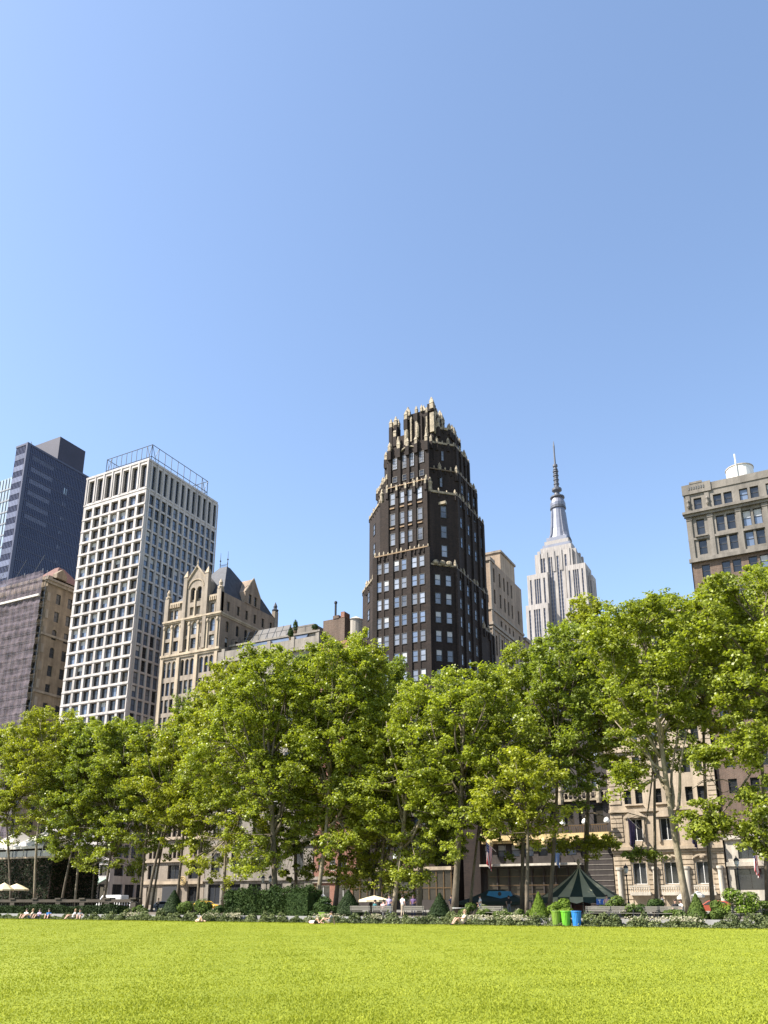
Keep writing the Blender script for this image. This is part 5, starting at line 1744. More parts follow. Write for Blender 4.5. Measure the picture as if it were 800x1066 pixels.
# left grove: slender trunks behind the balustrade
T('slender plane tree at the left edge, its trunk slanting across the white tent', 13, 80, (-42, 40, 760, 874), 'leaf_a', airy=.75, trunk_r=.17, tilt=.2)
T('slender plane tree with a pale sunlit curved trunk right of the tent', 36, 79, (2, 88, 738, 868), 'leaf_c', airy=.75, trunk_r=.19, bark='bark_pale', bow=-.5)
T('dark leaning plane tree behind the pale curved trunk', 52, 88, (35, 118, 752, 878), 'leaf_b', airy=.75, trunk_r=.16)
T('slender plane tree with a dark trunk before the sage awning', 65, 79, (48, 126, 755, 886), 'leaf_b', airy=.75, trunk_r=.17)
T('slender plane tree with a pale straight trunk before the sage awning', 79, 80, (55, 112, 750, 891), 'leaf_a', airy=.75, trunk_r=.16, bark='bark_pale')
T('plane tree right of the sage awning, foliage hanging low', 107, 79, (84, 162, 748, 911), 'leaf_a', airy=.75, trunk_r=.19)
T('thin dark plane tree between the awning and the three crossed trunks', 97, 90, (76, 148, 752, 886), 'leaf_b', airy=.75, trunk_r=.13, lobes=[(118, 892, 16, 14, 9), (140, 900, 12, 12, 7)])
T('plane tree with a straight trunk, left one of three crossed trunks', 148, 80, (118, 186, 754, 878), 'leaf_b', airy=.75, trunk_r=.19)
T('plane tree leaning far right, middle one of three crossed trunks', 153, 78, (142, 222, 746, 874), 'leaf_c', airy=.75, trunk_r=.2, tilt=.8)
T('thin plane tree leaning right, right one of three crossed trunks', 159, 86, (150, 215, 752, 886), 'leaf_a', airy=.75, trunk_r=.15, tilt=.6)
T('plane tree with slanting dark trunk left of the yellow shop sign', 182, 80, (165, 245, 722, 891), 'leaf_b', airy=.75, trunk_r=.17)
T('plane tree with bent dark trunk right of the yellow shop sign', 205, 78, (180, 250, 730, 896), 'leaf_a', airy=.75, trunk_r=.19, bow=-.4)
# middle rows
T('plane tree with thin pale trunk rising from the dark hedge', 231, 76, (192, 286, 690, 915), 'leaf_c', airy=.4, trunk_r=.19, bark='bark_pale')
T('plane tree with thick straight dark trunk in front of the hedge', 289, 68, (222, 330, 674, 900), 'leaf_a', airy=.4, trunk_r=.33)
T('plane tree with curved grey trunk behind the hedge end', 312, 80, (268, 352, 680, 910), 'leaf_b', airy=.4, trunk_r=.21, bow=-.35)
T('tall plane tree with smooth pale sunlit trunk by the red brick wall', 327, 70, (298, 404, 664, 892), 'leaf_a', airy=.4, trunk_r=.24, bark='bark_pale', bow=.25)
T('plane tree with dark trunk left of the dark yew cone by the bench', 350, 76, (325, 420, 662, 915), 'leaf_c', airy=.4, trunk_r=.26)
T('plane tree with thin dark trunk over the cream parasol', 386, 84, (356, 446, 686, 922), 'leaf_b', airy=.4, trunk_r=.17)
T('plane tree with twisted trunk in front of the cream parasol', 394, 72, (368, 434, 735, 925), 'leaf_c', airy=.4, trunk_r=.19, bark='bark', dens=.8)
T('plane tree with mottled trunk left of the arched entrance', 411, 70, (388, 476, 706, 910), 'leaf_a', airy=.4, trunk_r=.25, bark='bark_pale')
T('plane tree with mottled pale trunk right of the arched entrance', 438, 74, (424, 505, 700, 900), 'leaf_b', airy=.4, trunk_r=.22, bark='bark_pale')
T('plane tree with thick brown trunk and low fork beside the bronze rings', 475, 68, (432, 545, 694, 888), 'leaf_a', airy=.4, trunk_r=.33, fork=8.5)
T('slim pale plane tree with a low Y fork behind the thick brown one', 491, 82, (480, 556, 690, 882), 'leaf_b', airy=.4, trunk_r=.15, bark='bark_pale')
T('small bright plane tree in front, its low crown below the others', 551, 66, (495, 592, 782, 868), 'leaf_c', airy=.4, trunk_r=.17, bark='bark', leafsize=.26, dens=1.25)
T('plane tree with dark trunk behind the small bright one', 545, 78, (508, 592, 672, 830), 'leaf_a', airy=.4, trunk_r=.2)
T('plane tree with straight dark trunk left of the striped carousel', 571, 74, (540, 640, 648, 830), 'leaf_b', airy=.25, trunk_r=.2)
T('tall plane tree behind the carousel with a dark umbrella shaped lower spray', 607, 82, (568, 684, 622, 800), 'leaf_c', airy=.25, trunk_r=.24, lobes=[(608, 880, 36, 11, 22), (640, 800, 30, 16, 10)])
# right
T('large plane tree with pale trunk forking in two before the limestone front', 719, 66, (612, 742, 624, 778), 'leaf_a', airy=.25, trunk_r=.30, bark='bark_pale', fork=7.5, tilt=-.4, lobes=[(650, 812, 26, 16, 12)], dens=1.1)
T('slim plane tree with dark thin trunk left of the forked tree', 681, 78, (655, 742, 618, 790), 'leaf_b', airy=.25, trunk_r=.15, lobes=[(667, 890, 18, 7, 8)])
T('plane tree behind the forked tree on the right', 741, 82, (690, 790, 610, 776), 'leaf_c', airy=.25, trunk_r=.2)
T('huge plane tree at the right edge with drooping side sprays', 822, 66, (722, 880, 584, 775), 'leaf_a', airy=.25, trunk_r=.34, lobes=[(742, 850, 20, 26, 16), (722, 858, 14, 22, 8), (790, 850, 28, 40, 34), (775, 775, 40, 22, 22), (735, 790, 18, 10, 8)], dens=1.05)
T('plane tree rising behind the huge right edge one', 796, 84, (750, 850, 590, 790), 'leaf_b', airy=.25, trunk_r=.22)


def shrub(name, label, px, Y, wpx, toppy, leaf, shape='dome', n=1600, size=.13, zb=None, group=None, depth=None, cat='shrub', flowers=0):
    S_[0] += 1
    rg = np.random.default_rng(S_[0])
    zb = TZ if zb is None else zb
    c = at(px, 938, Y)
    w = abs(at(px + wpx / 2, 938, Y)[0] - c[0])
    h = at(px, toppy, Y)[2] - zb
    d = depth or min(w, 1.6)
    root = thing(name, label, cat, (c[0], Y, zb), 0, group)
    u = rg.uniform(0, 1, n)
    th = rg.uniform(0, 2 * math.pi, n)
    if shape == 'cone':
        rr = (1 - u ** 1.1) * .95 + .05
        rr = np.where(u < .12, rr * (.75 + 2 * u), rr)
        bump = 1 + .06 * np.sin(5 * th + 9 * u)
        q = rr * bump * rg.uniform(.86, 1.03, n)
        C = np.stack([w * q * np.cos(th), d * q * np.sin(th), h * u], 1)
        Nn = np.stack([np.cos(th), np.sin(th), np.full(n, .45)], 1) + rg.normal(size=(n, 3)) * .4
    elif shape == 'box':
        x, y, z = rg.uniform(-1, 1, n), rg.uniform(-1, 1, n), rg.uniform(0, 1, n)
        f = rg.integers(0, 4, n)
        z = np.where(f == 0, 1 + .05 * rg.normal(size=n), z)
        y = np.where(f == 1, -1 + .1 * rg.normal(size=n), y)
        y = np.where(f == 2, -.7 + .3 * rg.normal(size=n), y)
        x = np.where(f == 3, np.sign(x) * (1 + .02 * rg.normal(size=n)), x)
        z = z * (1 + .10 * np.sin(x * 9) + .08 * np.sin(x * 23 + 2 * y))
        C = np.stack([w * x, d * y, h * z], 1)
        Nn = np.stack([x * (f == 3), -1.0 * (f == 1), 1.0 * (f == 0)], 1) + rg.normal(size=(n, 3)) * .6
    else:
        k = max(6, int(w * 5))
        P = np.stack([rg.uniform(-1, 1, k) * w * .8, rg.uniform(-1, 1, k) * d * .7, rg.uniform(.15, .9, k) * h], 1)
        P[:, 2] *= 1 - .55 * (P[:, 0] / w) ** 2
        i = rg.integers(0, k, n)
        D = rg.normal(size=(n, 3))
        D /= np.linalg.norm(D, axis=1, keepdims=True)
        r_ = np.minimum(.42 * h, .5 * w)
        C = P[i] + D * (rg.uniform(.3, 1, n) ** .5)[:, None] * r_ * np.array([1, 1, .75])
        C[:, 2] = np.abs(C[:, 2]) * .98 + .02
        Nn = D + np.array([0, 0, .5]) + rg.normal(size=(n, 3)) * .4
    C[:, 2] = np.clip(C[:, 2], .02, None)
    link('foliage', raw_mesh('foliage', leaf_quads(C, Nn, np.full(n, size), rg), 4, leaf), root)
    if shape != 'dome':
        k_ = MB()
        if shape == 'box': k_.box(-w * .97, w * .97, -d * .82, d * .82, .02, h * .86, leaf)
        else: k_.loft([[(w * r_ * math.cos(q), d * r_ * math.sin(q), h * z_) for q in [2 * math.pi * i / 14 for i in range(14)]] for r_, z_ in ((.7, .01), (.84, .12), (.62, .35), (.38, .62), (.06, .95))], leaf)
        k_.build('inner_growth', root)
    if flowers:
        i = rg.choice(n, flowers, replace=False)
        i = i[C[i, 2] > h * .3]
        q = np.repeat(C[i], 7, 0) + rg.normal(size=(len(i) * 7, 3)) * .055 + np.array([0, -.06, .04])
        link('blossom', raw_mesh('blossom', leaf_quads(q, rg.normal(size=q.shape) + np.array([0, -.4, .6]), np.full(len(q), .10), rg), 4, 'petal'), root)
    b = MB((c[0], Y, zb))
    for j in range(5):
        a_ = j * 1.3
        b.tube([(c[0], Y, zb - .02), (c[0] + w * .4 * math.cos(a_), Y + d * .4 * math.sin(a_), zb + h * .6)], [.03, .012], 5, 'bark')
    b.build('stem', root)
    return root


shrub('clipped_hedge', 'long dark clipped hedge behind the pale flower bed', 284, 66, 88, 928, 'leaf_hedge', 'box', 15000, .17, depth=1.2, cat='hedge')
shrub('clipped_hedge', 'short bright green topped hedge end by the pale trunk', 313, 64.8, 22, 926, 'leaf_hedge', 'box', 1600, .13, depth=.6, cat='hedge')
shrub('clipped_hedge', 'low dark hedge at the foot of the stone balustrade', 30, 62.4, 196, 943.5, 'leaf_yew', 'box', 16000, .15, depth=.5, cat='hedge')
shrub('yew_cone', 'dark clipped yew cone right of the green bin', 363, 63, 32, 927, 'leaf_yew', 'cone', 3800, .11)
shrub('yew_cone', 'dark clipped yew cone right of the arched entrance', 458, 63, 26, 930, 'leaf_yew', 'cone', 3200, .11)
shrub('yew_cone', 'dark round topped yew near the balustrade end', 181, 63.5, 22, 927, 'leaf_yew', 'cone', 2600, .12)
shrub('conical_shrub', 'bright green conical shrub beside the recycling bins', 561, 61.9, 22, 929, 'leaf_bright', 'cone', 3400, .10)
shrub('conical_shrub', 'light green loose conical shrub under the forked tree', 725, 61.6, 26, 931, 'leaf_mid', 'cone', 2200, .14)
for px, w, top, lf, nm_, lab, fl in (
        (203, 30, 932, 'leaf_mid', 'round_shrub', 'mid green rounded bush left of the dark hedge', 0),
        (147, 22, 944, 'leaf_mid', 'round_shrub', 'low light bush at the right end of the balustrade', 0),
        (222, 22, 940, 'leaf_hedge', 'round_shrub', 'dark low bush under the slender trunks before the hedge', 0),
        (340, 26, 935, 'leaf_hedge', 'round_shrub', 'dark broad leaved bush behind the green bin', 0),
        (490, 36, 941, 'leaf_mid', 'flowering_shrub', 'flowering bush behind the hunched person in beige', 40),
        (520, 34, 944, 'leaf_mid', 'flowering_shrub', 'flowering bush under the small green canopy', 40),
        (543, 24, 947, 'leaf_mid', 'flowering_shrub', 'flowering bush left of the green conical shrub', 30),
        (585, 26, 938, 'leaf_bright', 'round_shrub', 'bright green bush directly above the recycling bins', 0),
        (622, 30, 944, 'leaf_hedge', 'round_shrub', 'dark bush under the right side of the carousel', 0),
        (650, 32, 934, 'leaf_mid', 'flowering_shrub', 'pale flowering bush at the foot of the left lamp post', 60),
        (678, 30, 938, 'leaf_hedge', 'round_shrub', 'dark green bush before the limestone front', 0),
        (700, 26, 941, 'leaf_mid', 'round_shrub', 'light green bush left of the loose conical shrub', 10),
        (750, 30, 938, 'leaf_mid', 'round_shrub', 'mid green bush between conical shrub and hydrangea', 0),
        (768, 44, 926, 'leaf_bright', 'flowering_shrub', 'large pale flowering hydrangea bush at the right', 150),
        (794, 24, 938, 'leaf_mid', 'flowering_shrub', 'flowering bush cut off by the right edge', 40)):
    shrub(nm_, lab, px, 61.8 + (px % 7) * .12, w, top, lf, 'dome', 1700 + 45 * w, .17, flowers=fl, group='bushes of the flower border')

# low border planting: one mass of ground cover with pale flowers
rg = np.random.default_rng(77)
n = 100000
xs = rg.uniform(-92, 12, n)
hgt = .42 + .34 * (np.sin(xs * .9) * np.sin(xs * .37 + 1) * .5 + .5)
mx_ = rg.uniform(-92, 12, 360)
my_ = rg.uniform(LY + .4, 60.5, 360)
mr_ = rg.uniform(.25, .6, 360)
mh_ = rg.uniform(.25, .75, 360) * (.7 + .35 * (my_ - LY)) * np.where(mx_ < -62, .6, 1)
i = rg.integers(0, 360, n)
D = rg.normal(size=(n, 3)); D /= np.linalg.norm(D, axis=1, keepdims=True); D[:, 2] = np.abs(D[:, 2])
C = np.stack([mx_[i] + D[:, 0] * mr_[i], my_[i] + D[:, 1] * mr_[i] * .7, .04 + D[:, 2] * mh_[i] * rg.uniform(.6, 1.05, n)], 1)
C[:6000] = np.stack([rg.uniform(-92, 12, 6000), rg.uniform(LY + .1, 60.5, 6000), rg.uniform(.04, .2, 6000)], 1)
o = link('border_plants', raw_mesh('border_plants', leaf_quads(C, rg.normal(size=(n, 3)) * .6 + np.array([0, -.3, .8]), np.full(n, .15), rg), 4, 'leaf_border'))
tag(o, 'low leafy ground cover along the lawn edge', 'plants', kind='stuff')
n = 1700
cl = rg.uniform(-58, 12, 80)
cl = cl[(np.sin(cl * .5) > .1)]
i = rg.integers(0, len(cl), n)
xs = cl[i] + rg.normal(size=n) * .35
C = np.stack([xs, LY + .55 + rg.uniform(0, .9, n), .3 + rg.uniform(.12, .45, n)], 1)
o = link('border_flowers', raw_mesh('border_flowers', leaf_quads(C, rg.normal(size=(n, 3)) * .6 + np.array([0, -.5, .8]), np.full(n, .12), rg), 4, 'petal'))
tag(o, 'pale cream flowers scattered through the border planting', 'flowers', kind='stuff')

# mown grass blades in front of the camera
n = 480000
rr_ = 9.5 + (95 - 9.5) * rg.uniform(0, 1, n) ** 2.4
th = rg.uniform(-R(33), R(33), n) + YAW
C = np.stack([-np.sin(th) * rr_, np.cos(th) * rr_, np.zeros(n)], 1)
C = C[C[:, 1] < LY - .05]
ne = 26000   # longer unmown blades along the far edge
C = np.concatenate([C, np.stack([rg.uniform(-95, 14, ne), LY - np.abs(rg.normal(size=ne)) * .16 + .1 * np.sin(rg.uniform(0, 6.28, ne)), np.zeros(ne)], 1)])
rr_ = np.hypot(C[:, 0], C[:, 1])
n = len(C)
hb = rg.uniform(.018, .042, n) * (.8 + .3 * np.sin(C[:, 0] * 1.7) * np.sin(C[:, 1] * 1.3))
hb[-ne:] *= rg.uniform(1.4, 3.6, ne)
wd = rg.uniform(.004, .010, n) * (1 + rr_ / 22)
az = rg.uniform(0, 2 * math.pi, n)
D = np.stack([np.cos(az), np.sin(az), np.zeros(n)], 1)
lean = rg.normal(size=(n, 3)) * .55
lean[:, 2] = 1
V = np.stack([C - D * wd[:, None], C + D * wd[:, None], C + lean * hb[:, None]], 1).reshape(-1, 3)
o = link('grass', raw_mesh('grass', V, 3, 'blade'))
tag(o, 'short bright green mown grass blades', 'grass', kind='stuff')

# ------------------------------------------------------------------ balustrade, benches, bins, tables
Yb = 63.6
xl, xr = px_x(-70, Yb), px_x(141, Yb)
bl = thing('stone_balustrade', 'long dark stone balustrade along the left of the lawn', 'balustrade', ((xl + xr) / 2, Yb, TZ))
zt = at(70, 936.5, Yb)[2]
off = ((xl + xr) / 2, Yb, TZ)
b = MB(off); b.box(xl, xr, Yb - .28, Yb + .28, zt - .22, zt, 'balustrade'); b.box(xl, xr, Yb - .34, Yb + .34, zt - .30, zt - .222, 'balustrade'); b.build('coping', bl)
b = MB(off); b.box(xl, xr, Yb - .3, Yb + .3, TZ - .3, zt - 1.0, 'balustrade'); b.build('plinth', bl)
npier = 9
for i in range(npier + 1):
    x = xl + (xr - xl) * i / npier
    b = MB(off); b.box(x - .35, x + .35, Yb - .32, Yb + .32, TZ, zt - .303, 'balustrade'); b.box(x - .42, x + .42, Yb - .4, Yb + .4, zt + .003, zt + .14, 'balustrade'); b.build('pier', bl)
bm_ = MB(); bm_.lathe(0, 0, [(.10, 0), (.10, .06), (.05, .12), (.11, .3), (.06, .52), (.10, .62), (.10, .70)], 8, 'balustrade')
bme = bm_.mesh('baluster', True)
nb = 90
for i in range(nb):
    x = xl + (xr - xl) * (i + .5) / nb
    k = (x - xl) / ((xr - xl) / npier)
    if abs(k - round(k)) * ((xr - xl) / npier) < .45: continue
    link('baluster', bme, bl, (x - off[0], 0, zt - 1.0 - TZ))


def make_bench(label, x, y, rz):
    t = thing('park_bench', label, 'bench', (x, y, TZ), rz, 'benches along the far lawn edge')
    b = MB()
    for i in range(4): b.box(-.95, .95, -.22 + i * .12, -.13 + i * .12, .42, .455, 'bench_wood')
    b.build('seat', t)
    b = MB()
    for i in range(3): b.box(-.95, .95, .26 + i * .02, .285 + i * .02, .54 + i * .13, .64 + i * .13, 'bench_wood')
    b.build('backrest', t)
    for sx in (-.85, .85):
        b = MB()
        b.tube([(sx, -.2, 0), (sx, -.2, .42), (sx, -.2, .64), (sx, .22, .66)], .03, 6, 'iron'); b.build('armrest', t)
        b = MB(); b.tube([(sx, .2, 0), (sx, .24, .45), (sx, .32, .92)], .03, 6, 'iron'); b.box(sx - .03, sx + .03, -.2, .24, .38, .418, 'iron'); b.build('leg', t)
    return t


bench0 = None
for px, rz, lab in ((377, 3.14, 'bench left of the dark teal person, seen from behind'), (400, 3.14, 'bench the teal and pink tops sit on'), (432, 3.14, 'bench between the arched entrance and the right yew cone'), (510, 0, 'bench beneath the flowering bush and small canopy'),
                    (622, 0, 'bench right after the blue bin'), (647, 0, 'bench under the left lamp post'), (672, 0, 'bench before the dark bush at the limestone front'), (697, 0, 'bench left of the loose conical shrub'), (776, 0, 'bench under the big hydrangea')):
    x = px_x(px, 61.3)
    if bench0 is None:
        bench0 = make_bench(lab, x, 61.3, rz)
    else:
        o = dup(bench0)
        o.location = (x, 61.3, TZ); o.rotation_euler = (0, 0, rz); o['label'] = lab


def make_bin(m, label, px, Y=58.45):
    t = thing('recycling_bin', label, 'bin', (px_x(px, Y), Y, .02), 0, 'recycling bins at the lawn edge')
    b = MB()
    n_ = 18
    for i in range(n_):
        a0, a1 = 2 * math.pi * (i + .12) / n_, 2 * math.pi * (i + .88) / n_
        b.loft([[(r_ * math.cos(a), r_ * math.sin(a), z) for r_, a in ((R0, a0), (R0, a1), (R0 - .03, a1), (R0 - .03, a0))] for z, R0 in ((.05, .27), (.5, .30), (1.0, .34))], m)
    b.build('slatted_body', t)
    b = MB(); b.lathe(0, 0, [(.255, .06), (.31, .97)], 16, 'dark_metal'); b.build('liner', t)
    b = MB(); b.lathe(0, 0, [(.36, .97), (.37, 1.0), (.36, 1.03), (.28, 1.03)], 18, m); b.lathe(0, 0, [(.28, 0), (.28, .055)], 16, 'dark_metal'); b.build('rim', t)
    return t


make_bin('bin_olive', 'olive green slatted bin, leftmost of the three bins', 578.6)
make_bin('bin_green', 'bright lime green slatted bin between the olive and the blue one', 588.4)
make_bin('bin_blue', 'bright blue slatted bin right of the lime green one', 599.4)
t = thing('square_bin', 'square green waste bin behind the two people on the lawn', 'bin', (px_x(337, 59.4), 59.4, .02))
b = MB(); b.loft([[(-.3 * s, -.28 * s, z), (.3 * s, -.28 * s, z), (.3 * s, .28 * s, z), (-.3 * s, .28 * s, z)] for z, s in ((0, .85), (.75, 1), (.8, 1.08), (.84, 1.08))], 'bin_olive'); b.build('body', t)
b = MB(); b.box(-.24, .24, -.22, .22, .845, .88, 'dark_metal'); b.build('lid', t)


def table(label, px, Y, r=.45, py=None):
    t = thing('cafe_table', label, 'table', (px_x(px, Y), Y, TZ), 0, 'cafe tables on the terrace')
    b = MB(); b.lathe(0, 0, [(r, .70), (r, .74)], 20, 'table_top'); b.build('table_top', t)
    b = MB(); b.lathe(0, 0, [(.24, 0), (.2, .03), (.035, .08), (.035, .70)], 10, 'iron'); b.build('pedestal', t)
    return t


def chair(label, px, Y, rz):
    t = thing('folding_chair', label, 'chair', (px_x(px, Y), Y, TZ), rz, 'green folding chairs on the terrace')
    b = MB()
    for i in range(4): b.box(-.2, .2, -.2 + i * .1, -.12 + i * .1, .44, .46, 'chair_green')
    b.build('seat', t)
    b = MB()
    for i in range(2): b.box(-.2, .2, .2, .22, .62 + i * .12, .71 + i * .12, 'chair_green')
    b.build('backrest', t)
    for sx in (-.21, .21):
        b = MB(); b.tube([(sx, -.2, 0), (sx, .1, .44), (sx, .22, .86)], .014, 5, 'chair_green'); b.build('leg', t)
        b = MB(); b.tube([(sx, .22, 0), (sx, -.18, .45)], .014, 5, 'chair_green'); b.build('leg', t)
    return t


table('white topped cafe table under the left edge of the green canopy', 508, 64, .75)
table('white cafe table between the thick brown trunk and the canopy', 478, 66, .6)
table('cafe table with the two seated people by the forked trunk', 706, 65.4)
for px, Y, rz, lab in ((703, 66.05, .4, 'green chair under the person in black'), (709, 66.35, -.8, 'green chair under the person in white shirt at the cafe table'), (516, 64.6, 1.2, 'empty green chair right of the white table under the canopy'), (498, 65, -1.4, 'empty green chair left of the white table under the canopy'), (470, 66.5, -1, 'empty green chair by the thick brown trunk')):
    chair(lab, px, Y, rz)


# ------------------------------------------------------------------ canopies, umbrellas, carousel
def umbrella(label, px, Y, wpx, toppy, rimpy, m, group='parasols on the terrace'):
    c = at(px, rimpy, Y)
    r_ = abs(at(px + wpx / 2, rimpy, Y)[0] - c[0])
    zr_, zt_ = c[2], at(px, toppy, Y)[2]
    t = thing('parasol', label, 'parasol', (c[0], Y, TZ), 0, group)
    b = MB((0, 0, TZ))
    n_ = 8
    rim = [(r_ * math.cos(2 * math.pi * i / n_), r_ * math.sin(2 * math.pi * i / n_), zr_) for i in range(n_)]
    for i in range(n_):
        a, c2 = rim[i], rim[(i + 1) % n_]
        mid_ = lambda p, k: (p[0] * k, p[1] * k, zr_ + (zt_ - zr_) * (1 - k) ** .85)
        b.face([a, c2, mid_(c2, .5), mid_(a, .5)], m); b.face([mid_(a, .5), mid_(c2, .5), (0, 0, zt_)], m)
        b.face([a, c2, (c2[0], c2[1], zr_ - .18), (a[0], a[1], zr_ - .18)], m)
    b.build('canopy', t)
    b = MB((0, 0, TZ)); b.tube([(0, 0, TZ), (0, 0, zt_ + .08)], .03, 8, 'bench_wood'); b.lathe(0, 0, [(.3, TZ), (.3, TZ + .08), (.06, TZ + .14)], 12, 'iron'); b.build('pole', t)
    b = MB((0, 0, TZ))
    for i in range(n_): b.tube([(0, 0, zt_ - .25), tuple(q * .95 for q in rim[i][:2]) + (zr_ + .02,)], .012, 4, 'bench_wood')
    b.build('rib', t)
    return t


umbrella('cream parasol over the benches left of the arched entrance', 390, 67, 30, 932.5, 937, 'canvas_cream')
umbrella('pale cream parasol at the left edge under the ivy pavilion', 4, 74, 14, 919, 926, 'canvas_cream')
umbrella('pale cream parasol right of the left edge one, under the ivy pavilion', 17, 76, 17, 920, 926, 'canvas_cream')
umbrella('white parasol right of the forked trunk before the limestone front', 727, 70, 14, 927.5, 932, 'canvas_white')
umbrella('white parasol left of the forked trunk over the cafe table', 711, 72, 12, 930, 934, 'canvas_white')

# carousel with striped top
Yc = 80
c = at(605, 936, Yc)
cr_ = abs(at(650, 936, Yc)[0] - c[0]) * .94
ze, zp = c[2] + .15, at(605, 902.5, Yc)[2]
t = thing('carousel', 'carousel under a dark green and olive striped conical canopy', 'carousel', (c[0], Yc, TZ))
o_ = (0, 0, TZ)
b = MB(o_)
n_ = 20
for i in range(n_):
    a0, a1 = 2 * math.pi * i / n_, 2 * math.pi * (i + 1) / n_
    m = 'canvas_green' if i % 2 else 'canvas_olive'
    K = 6
    f = lambda k, a: (cr_ * (k / K) * math.cos(a), cr_ * (k / K) * math.sin(a), zp - (zp - ze) * ((k / K) ** .82))
    for k in range(1, K): b.face([f(k, a0), f(k + 1, a0), f(k + 1, a1), f(k, a1)], m)
    b.face([(0, 0, zp), f(1, a0), f(1, a1)], m)
    b.face([f(K, a0), (cr_ * math.cos(a0), cr_ * math.sin(a0), ze - .42), (cr_ * math.cos((a0 + a1) / 2), cr_ * math.sin((a0 + a1) / 2), ze - .58), (cr_ * math.cos(a1), cr_ * math.sin(a1), ze - .42), f(K, a1)], 'canvas_green' if i % 2 == 0 else 'canvas_olive')
b.build('canopy', t)
b = MB(o_); b.lathe(0, 0, [(.22, zp - .15), (.1, zp + .2), (.2, zp + .4), (.02, zp + .8)], 10, 'gold_stone'); b.build('finial', t)
b = MB(o_); b.lathe(0, 0, [(.9, TZ), (.9, ze - .2), (1.3, ze)], 16, 'red_tile'); b.build('centre_drum', t)
b = MB(o_); b.lathe(0, 0, [(cr_ * .86, TZ), (cr_ * .86, TZ + .25)], 32, 'bench_wood'); b.build('platform', t)
for i in range(10):
    a = 2 * math.pi * i / 10
    b = MB(o_); b.tube([(cr_ * .9 * math.cos(a), cr_ * .9 * math.sin(a), TZ), (cr_ * .9 * math.cos(a), cr_ * .9 * math.sin(a), ze)], .05, 6, 'gold_stone'); b.build('pole', t)
b = MB(o_)
for i in range(30):
    a0, a1 = 2 * math.pi * i / 30, 2 * math.pi * (i + 1) / 30
    b.tube([(cr_ * .95 * math.cos(a0), cr_ * .95 * math.sin(a0), TZ + 1.0), (cr_ * .95 * math.cos(a1), cr_ * .95 * math.sin(a1), TZ + 1.0)], .025, 4, 'iron')
    if i % 1 == 0: b.tube([(cr_ * .95 * math.cos(a0), cr_ * .95 * math.sin(a0), TZ), (cr_ * .95 * math.cos(a0), cr_ * .95 * math.sin(a0), TZ + 1.0)], .015, 4, 'iron')
b.build('fence_rail', t)
p0, p1 = at(621, 936, 75.6), at(641, 942, 75.6)
t = thing('ticket_sign', 'blue sign board with white lettering under the carousel canopy', 'sign', ((p0[0] + p1[0]) / 2, 75.6, TZ))
b = MB(((p0[0] + p1[0]) / 2, 75.6, TZ)); b.box(p0[0], p1[0], 75.6, 75.66, p1[2], p0[2], 'sign_blue'); b.build('board', t)
b = MB(((p0[0] + p1[0]) / 2, 75.6, TZ))
for x in (p0[0] + .1, p1[0] - .1): b.tube([(x, 75.72, TZ), (x, 75.72, p0[2])], .03, 6, 'iron')
b.build('post', t)
b = MB(((p0[0] + p1[0]) / 2, 75.6, TZ))
zc, x = (p0[2] + p1[2]) / 2, p0[0] + .18
b.tube([(x + .12, 75.58, zc - .14), (x + .12, 75.58, zc + .14)], .035, 4, 'sign_white'); b.tube([(x, 75.58, zc + .14), (x + .24, 75.58, zc + .14)], .035, 4, 'sign_white')
for j, hh in enumerate((.2, .13, .13, .2, .13, .13)):
    xx = x + .42 + j * .2
    b.box(xx, xx + .12, 75.57, 75.597, zc - .14, zc - .14 + hh, 'sign_white')
b.build('lettering', t)

# small kiosk canopy with a blue front
Yk = 82
c0, c1 = at(477, 939, Yk), at(549, 939, Yk)
ctr = ((c0[0] + c1[0]) / 2, Yk + 1.5, TZ)
t = thing('kiosk', 'small kiosk with dark green hipped canopy and blue front panel', 'kiosk', ctr)
zE, zA = c0[2], at(515, 926.5, Yk + 1.5)[2]
b = MB(ctr)
X0, X1, Y0, Y1 = c0[0], c1[0], Yk, Yk + 3
b.loft([[(X0, Y0, zE), (X1, Y0, zE), (X1, Y1, zE), (X0, Y1, zE)], [(X0 + 1.2, Y0 + .7, zE + (zA - zE) * .35), (X1 - 1.2, Y0 + .7, zE + (zA - zE) * .35), (X1 - 1.2, Y1 - .7, zE + (zA - zE) * .35), (X0 + 1.2, Y1 - .7, zE + (zA - zE) * .35)],
        [(ctr[0] - .8, ctr[1] - .1, zA), (ctr[0] + .8, ctr[1] - .1, zA), (ctr[0] + .8, ctr[1] + .1, zA), (ctr[0] - .8, ctr[1] + .1, zA)]], 'canvas_green')
b.box(X0, X1, Y0 - .02, Y0 - .003, zE - .3, zE, 'canvas_green')
b.build('canopy', t)
b = MB(ctr)
q0, q1, q2 = at(509, 928, Yk), at(531, 928, Yk), at(521, 935.5, Yk)
b.prism([(q0[0], q0[2]), (q1[0], q1[2]), (q1[0] + .2, q1[2] - .45), (q2[0], q2[2]), (q0[0] - .25, q0[2] - .4)], 'y', Yk + .05, Yk + .25, 'canvas_blue'); b.build('front_panel', t)
b = MB(ctr); b.ball((q2[0] - .05, Yk + .03, q2[2] + .45), (.2, .03, .2), 'dark_metal', 10, 6); b.build('emblem', t)
b = MB(ctr); b.box(X0 + 1.3, X1 - 1.3, Y0 + .6, Y1 - .5, TZ, TZ + 1.15, 'bench_wood'); b.box(X0 + 1.1, X1 - 1.1, Y0 + .45, Y1 - .4, TZ + 1.15, TZ + 1.22, 'limestone_pale'); b.build('counter', t)
for x in (X0 + .4, X1 - .4):
    for y in (Y0 + .3, Y1 - .3):
        b = MB(ctr); b.tube([(x, y, TZ), (x, y, zE + .1)], .05, 6, 'iron'); b.build('post', t)

